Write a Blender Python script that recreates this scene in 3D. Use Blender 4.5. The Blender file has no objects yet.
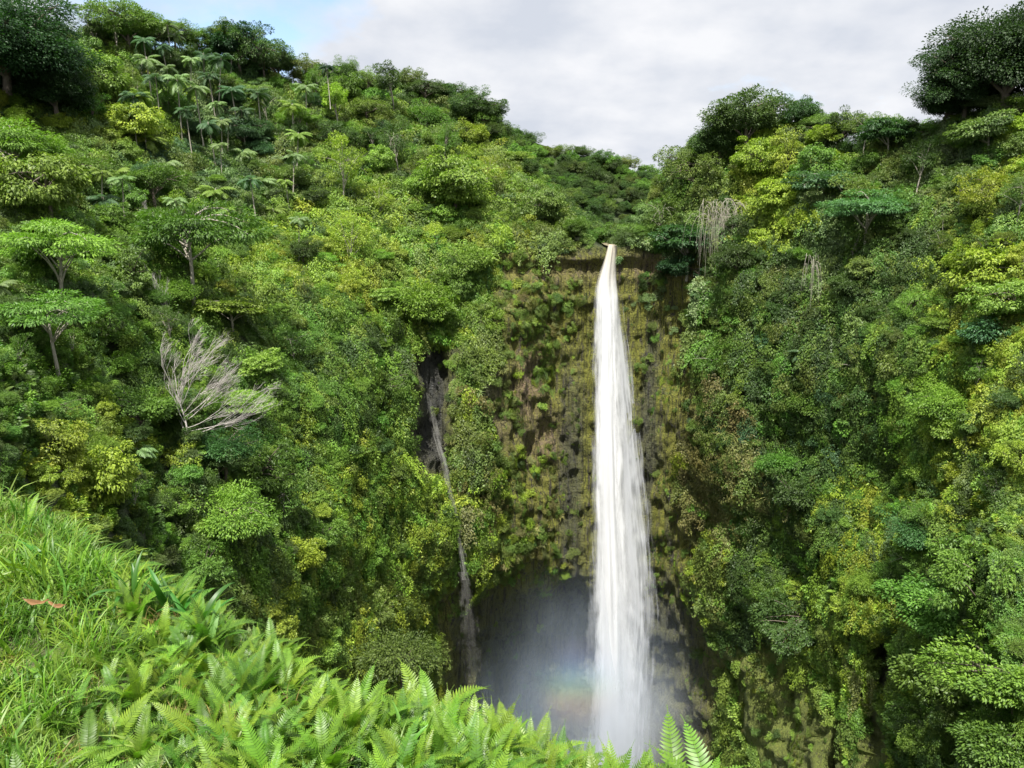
import bpy, math, random
import numpy as np
from mathutils import Matrix, Vector

rng = np.random.default_rng(11)
random.seed(11)
R = math.radians
scene = bpy.context.scene
COL = scene.collection

# ------------------------------------------------------------------ camera model
F = 800.0
PITCH = R(10.9)
CP, SP = math.cos(PITCH), math.sin(PITCH)

def at(px, py, Y):
    """world point seen in direction (px, py) at world depth Y (arrays allowed)"""
    px, py, Y = np.broadcast_arrays(np.asarray(px, float), np.asarray(py, float), np.asarray(Y, float))
    u = (px - 512) / F
    v = (384 - py) / F
    dy = CP + v * SP
    dz = -SP + v * CP
    return np.stack([u / dy * Y, Y, dz / dy * Y], -1)

def project(P):
    P = np.asarray(P, float)
    x, y, z = P[..., 0], P[..., 1], P[..., 2]
    d = y * CP - z * SP
    up = y * SP + z * CP
    return 512 + F * x / d, 384 - F * up / d, d

cam = bpy.data.cameras.new('camera')
cam.sensor_width = 36
cam.lens = 36 * F / 1024
cam.clip_start = 0.1
cam.clip_end = 6000
camo = bpy.data.objects.new('camera', cam)
camo.rotation_euler = (math.pi / 2 - PITCH, 0, 0)
COL.objects.link(camo)
scene.camera = camo

# ------------------------------------------------------------------ numpy helpers
def _hash(ix, iy, iz, seed):
    h = (ix * 374761393 + iy * 668265263 + iz * 2147483647 + seed * 974634777) & 0xFFFFFFFF
    h = ((h ^ (h >> 13)) * 1274126177) & 0xFFFFFFFF
    h = ((h ^ (h >> 16)) * 2246822519) & 0xFFFFFFFF
    return ((h ^ (h >> 15)) & 0xFFFFFF) / float(0xFFFFFF)

def vnoise(P, seed=0):
    P = np.asarray(P, float)
    i = np.floor(P).astype(np.int64)
    f = P - i
    f = f * f * (3 - 2 * f)
    out = 0
    for a in (0, 1):
        for b in (0, 1):
            for c in (0, 1):
                w = (f[..., 0] if a else 1 - f[..., 0]) * (f[..., 1] if b else 1 - f[..., 1]) * (f[..., 2] if c else 1 - f[..., 2])
                out = out + w * _hash(i[..., 0] + a, i[..., 1] + b, i[..., 2] + c, seed)
    return out * 2 - 1

def fbm(P, seed=0, octs=4):
    P = np.asarray(P, float)
    s, a = 0, 1.0
    for o in range(octs):
        s = s + a * vnoise(P, seed + o)
        P = P * 2.03
        a *= 0.5
    return s

def unit(v):
    return v / np.maximum(np.linalg.norm(v, axis=-1, keepdims=True), 1e-9)

def sstep(a, b, x):
    t = np.clip((np.asarray(x, float) - a) / (b - a), 0, 1)
    return t * t * (3 - 2 * t)

def pchip(x, y, xq):
    """monotone cubic along the last axis of y"""
    x = np.asarray(x, float); y = np.asarray(y, float)
    h = np.diff(x); d = np.diff(y, axis=-1) / h
    m = np.zeros_like(y)
    w1 = 2 * h[1:] + h[:-1]; w2 = h[1:] + 2 * h[:-1]
    ok = d[..., 1:] * d[..., :-1] > 0
    with np.errstate(divide='ignore', invalid='ignore'):
        hm = (w1 + w2) / (w1 / d[..., :-1] + w2 / d[..., 1:])
    m[..., 1:-1] = np.where(ok, hm, 0)
    m[..., 0] = d[..., 0]; m[..., -1] = d[..., -1]
    xq = np.clip(xq, x[0], x[-1])
    k = np.clip(np.searchsorted(x, xq) - 1, 0, len(x) - 2)
    t = (xq - x[k]) / h[k]
    y0, y1, m0, m1 = y[..., k], y[..., k + 1], m[..., k] * h[k], m[..., k + 1] * h[k]
    return (2*t**3 - 3*t**2 + 1) * y0 + (t**3 - 2*t**2 + t) * m0 + (-2*t**3 + 3*t**2) * y1 + (t**3 - t**2) * m1

class MB:
    """collects polygons and per-vertex 'tone' and builds ONE mesh"""
    def __init__(s):
        s.v, s.f, s.t, s.n = [], [], [], 0
    def add(s, verts, faces, tone=0.5):
        verts = np.asarray(verts, float).reshape(-1, 3)
        s.v.append(verts)
        s.f.append((np.asarray(faces, np.int64) + s.n))
        s.t.append(np.broadcast_to(np.asarray(tone, float), (len(verts),)))
        s.n += len(verts)
    def leaves(s, P, d, n, L, W, tone=0.5, fold=0.18, droop=0.12):
        N = len(P)
        if N == 0: return
        d = unit(d); n = unit(n - d * (n * d).sum(-1, keepdims=True))
        side = np.cross(d, n)
        L = np.broadcast_to(np.asarray(L, float), (N,))[:, None]
        W = np.broadcast_to(np.asarray(W, float), (N,))[:, None]
        dn = np.array([0, 0, -1.0])
        v = np.stack([P, P + d*L*.42 + side*W*.5 + n*fold*W, P + d*L + dn*droop*L, P + d*L*.42 - side*W*.5 + n*fold*W], 1)
        f = np.arange(4 * N).reshape(N, 4)
        s.add(v.reshape(-1, 3), f, np.repeat(np.broadcast_to(np.asarray(tone, float), (N,)), 4))
    def tube(s, pts, rad, sides=6, tone=0.5):
        pts = np.asarray(pts, float); K = len(pts)
        rad = np.broadcast_to(np.asarray(rad, float), (K,))
        t = unit(np.gradient(pts, axis=0))
        ref = np.array([0.0, 0, 1]) if abs(t[0][2]) < 0.8 else np.array([1.0, 0, 0])
        a = unit(np.cross(t, ref)); b = np.cross(t, a)
        ang = np.arange(sides) * 2 * math.pi / sides
        ring = pts[:, None] + rad[:, None, None] * (np.cos(ang)[None, :, None] * a[:, None] + np.sin(ang)[None, :, None] * b[:, None])
        i = np.arange(K - 1)[:, None] * sides; j = np.arange(sides)[None]; j2 = (j + 1) % sides
        f = np.stack([i + j, i + j2, i + sides + j2, i + sides + j], -1).reshape(-1, 4)
        s.add(ring.reshape(-1, 3), f, tone)
    def strip(s, pts, side, w, tone=0.5):
        """flat ribbon along pts; side (K,3) unit, w (K,)"""
        pts = np.asarray(pts, float); K = len(pts)
        w = np.asarray(w, float)[:, None]
        v = np.concatenate([pts + side * w, pts - side * w])
        k = np.arange(K - 1)
        s.add(v, np.stack([k, k + 1, K + k + 1, K + k], -1), tone)
    def mesh(s, name, mat, smooth=False):
        V = np.concatenate(s.v); Fc = np.concatenate(s.f)
        me = bpy.data.meshes.new(name)
        me.vertices.add(len(V)); me.vertices.foreach_set('co', V.ravel().astype(np.float32))
        me.loops.add(Fc.size); me.loops.foreach_set('vertex_index', Fc.ravel().astype(np.int32))
        me.polygons.add(len(Fc))
        me.polygons.foreach_set('loop_start', (np.arange(len(Fc)) * 4).astype(np.int32))
        at_ = me.attributes.new('tone', 'FLOAT', 'POINT')
        at_.data.foreach_set('value', np.concatenate(s.t).astype(np.float32))
        me.update(calc_edges=True); me.validate()
        if smooth: me.shade_smooth()
        if mat: me.materials.append(mat)
        return me

def tag(o, label=None, cat=None, group=None, kind=None):
    if label: o['label'] = label
    if cat: o['category'] = cat
    if group: o['group'] = group
    if kind: o['kind'] = kind
    return o

def link(name, me, parent=None):
    o = bpy.data.objects.new(name, me)
    COL.objects.link(o)
    if parent: o.parent = parent
    return o

def empty(name, loc=(0, 0, 0), rz=0.0):
    o = bpy.data.objects.new(name, None)
    o.empty_display_size = 0.5
    o.location = loc; o.rotation_euler = (0, 0, rz)
    COL.objects.link(o)
    return o

def attr(me, name, vals):
    a = me.attributes.new(name, 'FLOAT', 'POINT')
    a.data.foreach_set('value', np.asarray(vals, np.float32).ravel())

def grid_mesh(name, P, mat, smooth=True, flip=False):
    r, c = P.shape[:2]
    i = np.arange(r - 1)[:, None] * c; j = np.arange(c - 1)[None]
    f = np.stack([i + j, i + j + 1, i + c + j + 1, i + c + j], -1).reshape(-1, 4)
    if flip: f = f[:, ::-1]
    m = MB(); m.add(P.reshape(-1, 3), f)
    return m.mesh(name, mat, smooth)

# ------------------------------------------------------------------ node helpers
class NT:
    def __init__(s, name):
        s.m = bpy.data.materials.new(name); s.m.use_nodes = True
        s.t = s.m.node_tree; s.t.nodes.clear()
    def n(s, typ, **kw):
        nd = s.t.nodes.new(typ)
        for k, v in kw.items():
            if k.startswith('i_'):
                key = k[2:]
                nd.inputs[int(key) if key.isdigit() else key.replace('_', ' ')].default_value = v
            else:
                setattr(nd, k, v)
        return nd
    def l(s, a, b): s.t.links.new(a, b)
    def math(s, op, a, b=None, clamp=False):
        nd = s.n('ShaderNodeMath', operation=op, use_clamp=clamp)
        for k, x in enumerate((a, b)):
            if x is None: continue
            if isinstance(x, (int, float)): nd.inputs[k].default_value = x
            else: s.l(x, nd.inputs[k])
        return nd.outputs[0]
    def attr(s, name, typ='GEOMETRY'):
        return s.n('ShaderNodeAttribute', attribute_name=name, attribute_type=typ)
    def mix(s, fac, a, b, blend='MIX'):
        nd = s.n('ShaderNodeMix', data_type='RGBA', blend_type=blend, clamp_factor=True)
        for k, x in ((0, fac), (6, a), (7, b)):
            if isinstance(x, (int, float)): nd.inputs[k].default_value = x
            elif isinstance(x, tuple): nd.inputs[k].default_value = (*x, 1) if len(x) == 3 else x
            else: s.l(x, nd.inputs[k])
        return nd.outputs[2]
    def noise(s, vec, scale, detail=4, rough=0.6):
        nd = s.n('ShaderNodeTexNoise', i_Scale=scale, i_Detail=detail, i_Roughness=rough)
        if vec is not None: s.l(vec, nd.inputs['Vector'])
        return nd.outputs['Fac']
    def ramp(s, fac, stops):
        nd = s.n('ShaderNodeValToRGB')
        e = nd.color_ramp.elements
        while len(e) < len(stops): e.new(0.5)
        for k, (p, c) in enumerate(stops):
            e[k].position = p
            e[k].color = (*c, 1) if isinstance(c, tuple) else (c, c, c, 1)
        s.l(fac, nd.inputs[0])
        return nd.outputs[0]
    def mapping(s, scale, loc=(0, 0, 0), coord='Object'):
        tc = s.n('ShaderNodeTexCoord')
        mp = s.n('ShaderNodeMapping')
        mp.inputs['Scale'].default_value = scale
        mp.inputs['Location'].default_value = loc
        s.l(tc.outputs[coord], mp.inputs['Vector'])
        return mp.outputs[0]
    def out(s, surf=None, vol=None):
        o = s.n('ShaderNodeOutputMaterial')
        if surf is not None: s.l(surf, o.inputs['Surface'])
        if vol is not None: s.l(vol, o.inputs['Volume'])
        return s.m

def leaf_mat(name, src, transl=0.32, rough=0.5, spec=0.3):
    """leaf: tint from the object's colour (src 'obj') or from the scatter point (src 'inst')"""
    t = NT(name)
    info = t.n('ShaderNodeObjectInfo')
    if src == 'obj': tint = info.outputs['Color']
    else: tint = t.attr('tint', 'INSTANCER').outputs['Color']
    tone = t.attr('tone').outputs['Fac']
    darker = t.mix(1.0, tint, (0.60, 0.66, 0.62), 'MULTIPLY')
    lighter = t.mix(1.0, tint, (1.45, 1.38, 1.05), 'MULTIPLY')
    c = t.mix(tone, darker, lighter)
    hsv = t.n('ShaderNodeHueSaturation')
    rv = info.outputs['Random']
    t.l(t.math('ADD', t.math('MULTIPLY', rv, 0.022), 0.495), hsv.inputs['Hue'])
    t.l(t.math('ADD', t.math('MULTIPLY', rv, 0.35), 0.82), hsv.inputs['Value'])
    t.l(c, hsv.inputs['Color'])
    c = hsv.outputs[0]
    pb = t.n('ShaderNodeBsdfPrincipled', i_Roughness=rough)
    pb.inputs['Specular IOR Level'].default_value = spec
    t.l(c, pb.inputs['Base Color'])
    tr = t.n('ShaderNodeBsdfTranslucent')
    t.l(t.mix(1.0, c, (1.1, 1.35, 0.55), 'MULTIPLY'), tr.inputs['Color'])
    mx = t.n('ShaderNodeMixShader'); mx.inputs[0].default_value = transl
    t.l(pb.outputs[0], mx.inputs[1]); t.l(tr.outputs[0], mx.inputs[2])
    return t.out(mx.outputs[0])

def bark_mat(name, c1, c2):
    t = NT(name)
    v = t.mapping((3, 3, 0.7))
    f = t.noise(v, 2.0, 5, 0.65)
    c = t.mix(f, c1, c2)
    pb = t.n('ShaderNodeBsdfPrincipled', i_Roughness=0.85)
    t.l(c, pb.inputs['Base Color'])
    b = t.n('ShaderNodeBump', i_Strength=0.5, i_Distance=0.05); t.l(f, b.inputs['Height']); t.l(b.outputs[0], pb.inputs['Normal'])
    return t.out(pb.outputs[0])

LEAF = leaf_mat('leaf', 'obj')
LEAF_I = leaf_mat('leaf_mass', 'inst')
FERN = leaf_mat('fern_leaf', 'obj', transl=0.36, rough=0.42, spec=0.35)
FERN_I = leaf_mat('fern_leaf_mass', 'inst', transl=0.36, rough=0.45, spec=0.32)
BARK = bark_mat('bark', (0.05, 0.04, 0.03), (0.16, 0.13, 0.10))
BARK_PALE = bark_mat('pale_bark', (0.18, 0.165, 0.13), (0.34, 0.31, 0.26))
BARK_DEAD = bark_mat('dead_wood', (0.34, 0.31, 0.29), (0.56, 0.52, 0.49))

# ------------------------------------------------------------------ tints (true leaf colours)
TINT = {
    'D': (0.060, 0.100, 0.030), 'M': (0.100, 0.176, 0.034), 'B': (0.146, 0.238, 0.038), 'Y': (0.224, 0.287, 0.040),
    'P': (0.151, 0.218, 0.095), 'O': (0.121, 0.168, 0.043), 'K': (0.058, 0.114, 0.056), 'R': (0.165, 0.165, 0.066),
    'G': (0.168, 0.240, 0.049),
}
# zones of the slopes, in the view direction they lie in: (px, py, rx, ry, tints)
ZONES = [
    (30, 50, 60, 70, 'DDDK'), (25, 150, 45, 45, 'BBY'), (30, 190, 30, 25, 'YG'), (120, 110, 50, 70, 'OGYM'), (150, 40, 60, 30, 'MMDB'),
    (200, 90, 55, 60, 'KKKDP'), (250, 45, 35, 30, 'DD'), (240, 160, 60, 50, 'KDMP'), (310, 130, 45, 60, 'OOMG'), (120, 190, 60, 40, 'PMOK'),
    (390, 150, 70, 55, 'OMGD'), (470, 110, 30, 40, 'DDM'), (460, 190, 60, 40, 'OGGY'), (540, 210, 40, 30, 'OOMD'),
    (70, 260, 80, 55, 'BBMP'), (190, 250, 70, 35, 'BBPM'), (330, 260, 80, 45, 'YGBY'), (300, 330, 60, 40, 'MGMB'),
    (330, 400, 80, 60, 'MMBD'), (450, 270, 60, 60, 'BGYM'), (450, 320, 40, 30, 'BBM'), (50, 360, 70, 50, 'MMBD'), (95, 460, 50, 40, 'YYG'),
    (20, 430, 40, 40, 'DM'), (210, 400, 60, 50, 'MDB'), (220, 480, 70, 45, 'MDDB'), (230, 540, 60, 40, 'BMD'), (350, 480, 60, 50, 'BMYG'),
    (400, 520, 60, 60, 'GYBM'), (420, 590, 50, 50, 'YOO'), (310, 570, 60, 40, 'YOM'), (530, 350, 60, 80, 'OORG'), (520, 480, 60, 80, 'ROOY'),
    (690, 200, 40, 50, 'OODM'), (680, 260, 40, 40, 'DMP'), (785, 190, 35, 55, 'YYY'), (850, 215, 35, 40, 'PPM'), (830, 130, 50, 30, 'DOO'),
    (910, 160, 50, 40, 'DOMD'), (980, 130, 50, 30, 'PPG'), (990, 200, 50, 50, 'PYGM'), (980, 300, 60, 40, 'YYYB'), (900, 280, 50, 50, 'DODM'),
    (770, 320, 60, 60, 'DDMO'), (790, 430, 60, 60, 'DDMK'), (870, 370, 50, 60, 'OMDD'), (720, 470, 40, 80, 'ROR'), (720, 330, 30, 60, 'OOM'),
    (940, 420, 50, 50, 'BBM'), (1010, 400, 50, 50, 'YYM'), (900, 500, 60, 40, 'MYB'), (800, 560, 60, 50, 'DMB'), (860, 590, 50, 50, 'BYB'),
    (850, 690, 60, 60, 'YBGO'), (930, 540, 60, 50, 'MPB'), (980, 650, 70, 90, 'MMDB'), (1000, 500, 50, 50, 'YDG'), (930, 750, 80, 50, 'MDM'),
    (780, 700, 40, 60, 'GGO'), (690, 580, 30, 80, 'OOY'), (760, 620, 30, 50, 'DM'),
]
_Z = np.array([z[:4] for z in ZONES], float)

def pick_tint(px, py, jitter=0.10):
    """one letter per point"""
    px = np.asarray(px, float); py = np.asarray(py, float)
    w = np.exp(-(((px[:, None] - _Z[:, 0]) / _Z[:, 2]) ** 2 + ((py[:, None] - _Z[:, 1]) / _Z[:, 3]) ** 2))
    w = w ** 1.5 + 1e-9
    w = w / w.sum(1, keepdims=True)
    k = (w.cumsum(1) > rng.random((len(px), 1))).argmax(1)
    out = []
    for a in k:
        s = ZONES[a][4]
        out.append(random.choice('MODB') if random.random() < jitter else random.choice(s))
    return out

# ------------------------------------------------------------------ gorge terrain
ROWS_Y = np.array([960, 840, 768, 700, 650, 610, 580, 560, 520, 440, 360, 280, 250, 200, 120, 50, -40], float)
COLS = {  #  960  840  768  700  650  610  580  560  520  440  360  280  250  200  120   50  -40
    -420: (  30,  31,  32,  33,  34,  35,  36,  37,  39,  43,  52,  64,  70,  80, 100, 118, 140),
    -150: (  40,  41,  43,  44,  46,  48,  49,  50,  52,  57,  72,  90,  97, 110, 132, 152, 178),
    0:    (  48,  50,  52,  54,  57,  59,  61,  62,  65,  72,  88, 108, 115, 130, 156, 178, 205),
    100:  (  60,  63,  66,  69,  72,  75,  77,  79,  83,  92, 108, 128, 136, 152, 180, 206, 235),
    200:  (  72,  77,  81,  86,  90,  94,  97,  99, 104, 115, 131, 151, 159, 176, 206, 238, 270),
    300:  (  92,  98, 102, 108, 112, 116, 119, 121, 126, 136, 149, 166, 174, 191, 226, 262, 300),
    400:  ( 128, 134, 138, 145, 149, 152, 154, 155, 158, 164, 171, 183, 190, 206, 246, 288, 330),
    440: ( 170, 174, 177, 180, 178, 172, 167, 165, 167, 172, 178, 188, 193, 209, 250, 290, 330),
    475:  ( 184, 188, 190, 191, 190, 183, 174, 172, 173, 178, 183, 190, 194, 212, 252, 292, 330),
    530:  ( 200, 204, 206, 206, 204, 198, 188, 185, 185, 187, 189, 192, 195, 218, 260, 300, 340),
    585:  ( 204, 208, 209, 209, 207, 202, 195, 192, 192, 193, 194, 195, 195, 232, 270, 310, 350),
    640:  ( 202, 204, 204, 203, 201, 199, 196, 194, 193, 193, 194, 194, 194, 222, 262, 300, 340),
    690:  ( 190, 190, 189, 188, 187, 186, 185, 184, 183, 183, 184, 186, 189, 199, 236, 270, 310),
    740:  ( 163, 165, 167, 169, 169, 168, 168, 167, 167, 168, 171, 176, 180, 188, 212, 245, 280),
    800: ( 122, 132, 139, 145, 148, 150, 151, 151, 152, 155, 160, 167, 171, 178, 200, 230, 262),
    880: (  96, 106, 113, 119, 123, 126, 128, 129, 132, 137, 143, 151, 155, 162, 182, 206, 235),
    960: (  74,  84,  91,  97, 101, 104, 106, 108, 113, 119, 127, 136, 140, 147, 160, 176, 200),
    1030: (  58,  68,  76,  82,  86,  89,  91,  93,  98, 105, 113, 123, 127, 134, 147, 160, 180),
    1200: (  50,  58,  65,  71,  75,  78,  80,  82,  87,  94, 104, 116, 120, 127, 140, 153, 172),
    1500: (  50,  53,  57,  60,  62,  63,  64,  66,  70,  76,  86,  99, 104, 112, 126, 140, 158),
}
SKY_X = np.array([-420, -150, 0, 60, 120, 170, 230, 300, 360, 430, 480, 515, 560, 590, 603, 622, 640, 662, 700, 745, 800, 860, 900, 940, 980, 1030, 1200, 1500], float)
SKY_Y = np.array([-30, 0, 28, 38, 46, 56, 66, 86, 88, 97, 114, 160, 216, 241, 247.5, 247.5, 238, 198, 158, 138, 142, 150, 150, 132, 120, 112, 90, 60], float)
cx = np.array(sorted(COLS), float)
_D = np.array([COLS[int(k)] for k in cx], float)      # columns x rows

def gully(px, py):
    """extra depth of the chutes and recesses cut into the walls"""
    g = 5.5 * np.exp(-((px - (432 - 0.0 * py)) / 19) ** 6) * sstep(338, 348, py) * (1 - sstep(440, 500, py))
    g = g + 3.5 * np.exp(-((px - (446 + (py - 450) * 0.13)) / 9) ** 2) * sstep(430, 470, py) * (1 - sstep(600, 660, py))
    g = g + 8.0 * np.exp(-((px - (882 - (py - 640) * 0.10)) / 8) ** 2) * sstep(618, 640, py) * (1 - sstep(690, 770, py))
    g = g + 5.0 * np.exp(-((px - (842 - (py - 690) * 0.04)) / 5) ** 2) * sstep(650, 690, py)
    g = g + 5.0 * np.exp(-((px - 955 + (py - 740) * 0.2) / 12) ** 2) * sstep(705, 740, py)
    return g

def rockness(px, py):
    """1 where bare rock shows"""
    r = sstep(462, 520, px) * (1 - sstep(678, 715, px + 14 * np.sin(py / 23.0))) * sstep(238, 262, py)
    r = np.maximum(r, sstep(405, 445, px) * (1 - sstep(700, 735, px)) * sstep(555 - (px - 500) * 0.0, 600, py))
    r = np.maximum(r, sstep(690, 720, px - (py - 640) * 0.45) * (1 - sstep(770, 800, px - (py - 640) * 0.55)) * sstep(610, 660, py))
    r = np.maximum(r, np.exp(-((px - 432) / 24) ** 6) * sstep(335, 350, py) * (1 - sstep(460, 500, py)))
    r = np.maximum(r, 0.8 * np.exp(-((px - (446 + (py - 450) * 0.13)) / 7) ** 2) * sstep(440, 470, py))
    r = np.maximum(r, np.exp(-((px - (882 - (py - 640) * 0.10)) / 12) ** 2) * sstep(610, 640, py))
    r = np.maximum(r, np.exp(-((px - (842 - (py - 690) * 0.04)) / 7) ** 2) * sstep(650, 690, py))
    return r

gx = np.concatenate([np.arange(-420, 420, 7.0), np.arange(420, 465, 2.0), np.arange(465, 715, 1.4), np.arange(715, 780, 2.0), np.arange(780, 1500, 6.0)])
NR = 460
sky = pchip(SKY_X, SKY_Y, gx)
s_ = np.linspace(0, 1, NR)[:, None]
GY = 960 + (sky[None] - 960) * s_
GX = np.broadcast_to(gx[None], GY.shape)
yy = np.arange(960, -45, -2.0)
DY = pchip(-ROWS_Y, _D, -yy)                       # data columns x y
DXY = pchip(cx, DY.T, gx)                          # y x columns
ridx = (960 - GY) / 2.0
k0 = np.clip(np.floor(ridx).astype(int), 0, len(yy) - 2); fr = ridx - k0
ci = np.broadcast_to(np.arange(len(gx))[None], k0.shape)
DEP = DXY[k0, ci] * (1 - fr) + DXY[k0 + 1, ci] * fr
ROCK = rockness(GX, GY)
P0 = at(GX, GY, DEP + gully(GX, GY))
# break the surface up: buttresses, ledges, columns of basalt
du = np.gradient(P0, axis=1); dv = np.gradient(P0, axis=0)
NRM = unit(np.cross(du, dv))
NRM = np.where((NRM[..., 1:2] > 0), -NRM, NRM)
far_ = np.clip(DEP / 120, 0.35, 1.3)
disp = (fbm(P0 / 22, 3, 3) * 2.6 + fbm(P0 / 7, 9, 3) * 1.1) * far_
disp = disp * (1 - 0.65 * np.exp(-((GX - 610) / 60) ** 2))
colsn = vnoise(np.stack([P0[..., 0] / 1.3, P0[..., 1] / 6, P0[..., 2] / 16], -1), 21)
ledge = np.abs(((P0[..., 2] + 2.5 * fbm(P0 / 15, 31, 2)) / 7.5) % 1 - 0.5) * 2
rough = fbm(np.stack([P0[..., 0] / 2.6, P0[..., 1] / 2.6, P0[..., 2] / 3.6], -1), 41, 4)
col2 = vnoise(np.stack([P0[..., 0] / 0.8 + 0.6 * fbm(P0 / 12, 71, 2), P0[..., 1] / 3, P0[..., 2] / 40], -1), 23)
shelf = np.exp(-((GY - 256 - 3 * vnoise(P0 / 8, 91)) / 5) ** 2) * 1.5 - np.exp(-((GY - 268) / 6) ** 2) * 1.2 + 0.8 * np.exp(-((GY - 300 - 4 * vnoise(P0 / 9, 92)) / 4) ** 2)
disp = disp + ROCK * (col2 * 0.5 + shelf + colsn * 0.7 + ledge * 0.35 * (0.5 + 0.5 * vnoise(P0 / 9, 52)) + rough * 1.0)
edge_fade = 1 - 0.8 * s_ ** 30
GP = P0 + NRM * (disp * edge_fade)[..., None]
du = np.gradient(GP, axis=1); dv = np.gradient(GP, axis=0)
GN = unit(np.cross(du, dv)); GN = np.where((GN[..., 1:2] > 0), -GN, GN)
# back of the crest: the plateau behind each rim
top = GP[-1]
back = unit(np.stack([top[:, 0], top[:, 1], 0 * top[:, 0]], -1))
ext = []
for dist, dz in ((12, 2), (40, 4), (120, 2), (320, -6), (900, -30)):
    e = top + back * dist; e[:, 2] += dz
    ch = np.exp(-((gx - 612) / 26) ** 2)           # the stream's valley stays low
    e[:, 2] -= ch * dz
    ext.append(e)
FULL = np.concatenate([GP, np.array(ext)], 0)
def pad(a, val=None):
    return np.concatenate([a, np.repeat(a[-1:] if val is None else np.full_like(a[-1:], val), 5, 0)], 0)

def cliff_material():
    t = NT('mossy_cliff')
    rock = t.attr('rock').outputs['Fac']; wet = t.attr('wet').outputs['Fac']; bare = t.attr('bare').outputs['Fac']; moss = t.attr('moss').outputs['Fac']
    vs = t.mapping((1, 1, 0.22))
    vo = t.mapping((1, 1, 1))
    n1 = t.noise(vs, 0.75, 9, 0.72); n2 = t.noise(vo, 1.1, 9, 0.78); n3 = t.noise(vs, 0.16, 4, 0.6); n4 = t.noise(vo, 3.2, 5, 0.7)
    ncol = t.noise(t.mapping((0.85, 0.85, 0.035)), 1.0, 3, 0.5)
    crack = t.ramp(t.math('ABSOLUTE', t.math('SUBTRACT', ncol, 0.5)), [(0.0, 0.0), (0.035, 1.0)])
    nlay = t.noise(t.mapping((0.06, 0.06, 0.9)), 1.0, 4, 0.6)
    nstr = t.noise(t.mapping((0.9, 0.9, 0.07)), 1.0, 6, 0.7)
    basalt = t.mix(t.ramp(n2, [(0.3, 0.0), (0.7, 1.0)]), (0.030, 0.028, 0.024), (0.130, 0.110, 0.080))
    mossc = t.mix(t.ramp(n4, [(0.3, 0.0), (0.7, 1.0)]), (0.100, 0.112, 0.013), (0.285, 0.280, 0.032))
    mossg = t.mix(t.ramp(n2, [(0.48, 0.0), (0.75, 1.0)]), mossc, (0.075, 0.105, 0.020))
    mfac = t.math('MULTIPLY', t.ramp(t.math('ADD', t.math('MULTIPLY', nstr, 0.65), t.math('MULTIPLY', n2, 0.35)), [(0.405, 0.0), (0.49, 1.0)]), moss)
    rk = t.mix(mfac, basalt, mossg)
    brown = t.mix(n4, (0.15, 0.095, 0.06), (0.42, 0.30, 0.21))
    rk = t.mix(t.math('MULTIPLY', bare, t.ramp(n2, [(0.38, 0.0), (0.55, 1.0)])), rk, brown)
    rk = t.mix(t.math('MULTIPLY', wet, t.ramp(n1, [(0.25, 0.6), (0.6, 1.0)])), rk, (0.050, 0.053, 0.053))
    rk = t.mix(1.0, rk, t.mix(crack, (0.35, 0.34, 0.32), (1, 1, 1)), 'MULTIPLY')
    soil = t.mix(n2, (0.030, 0.045, 0.014), (0.080, 0.110, 0.030))
    c = t.mix(rock, soil, rk)
    tf = t.math('MULTIPLY', t.attr('turf').outputs['Fac'], t.ramp(n2, [(0.36, 0.0), (0.48, 1.0)]))
    c = t.mix(tf, c, t.mix(n4, (0.105, 0.150, 0.022), (0.240, 0.280, 0.050)))
    pb = t.n('ShaderNodeBsdfPrincipled')
    t.l(c, pb.inputs['Base Color'])
    t.l(t.math('SUBTRACT', 0.9, t.math('MULTIPLY', wet, 0.45)), pb.inputs['Roughness'])
    b = t.n('ShaderNodeBump', i_Strength=1.0, i_Distance=1.1)
    n5 = t.noise(vo, 1.7, 8, 0.75)
    t.l(t.math('ADD', t.math('ADD', t.math('ADD', n4, n5), t.math('MULTIPLY', n1, 1.4)), t.math('ADD', t.math('MULTIPLY', crack, 0.5), nlay)), b.inputs['Height']); t.l(b.outputs[0], pb.inputs['Normal'])
    return t.out(pb.outputs[0])

CLIFF = cliff_material()
me = grid_mesh('gorge_terrain', FULL, CLIFF)
attr(me, 'rock', pad(ROCK, 0))
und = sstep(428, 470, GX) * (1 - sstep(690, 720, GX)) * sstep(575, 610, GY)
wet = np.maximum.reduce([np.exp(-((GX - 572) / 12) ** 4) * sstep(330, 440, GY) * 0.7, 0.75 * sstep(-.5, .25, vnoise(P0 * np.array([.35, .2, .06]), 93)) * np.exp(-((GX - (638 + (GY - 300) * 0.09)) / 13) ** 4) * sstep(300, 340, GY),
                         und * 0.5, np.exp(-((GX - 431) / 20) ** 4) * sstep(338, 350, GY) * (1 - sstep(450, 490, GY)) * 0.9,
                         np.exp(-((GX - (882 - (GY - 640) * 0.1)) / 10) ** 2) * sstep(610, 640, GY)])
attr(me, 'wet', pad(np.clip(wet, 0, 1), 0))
bare = np.maximum.reduce([1.0 * np.exp(-(((GX - 484 - (GY - 400) * 0.25) / 17) ** 2 + ((GY - 405) / 45) ** 2)), np.exp(-(((GX - 525) / 16) ** 2 + ((GY - 385) / 45) ** 2)),
                          0.8 * np.exp(-(((GX - 545) / 20) ** 2 + ((GY - 440) / 30) ** 2)), 0.45 * np.exp(-(((GX - 560) / 60) ** 2 + ((GY - 270) / 16) ** 2)),
                          0.8 * np.exp(-(((GX - 655) / 30) ** 2 + ((GY - 265) / 18) ** 2)), 0.5 * np.exp(-(((GX - 715) / 25) ** 2 + ((GY - 480) / 70) ** 2))])
attr(me, 'bare', pad(bare, 0))
mossd = np.clip(1.0 - 0.7 * np.exp(-((GX - 432) / 16) ** 4) * (GY < 470) - 0.2 * und, 0.05, 1)
attr(me, 'moss', pad(mossd, 0))
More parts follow.
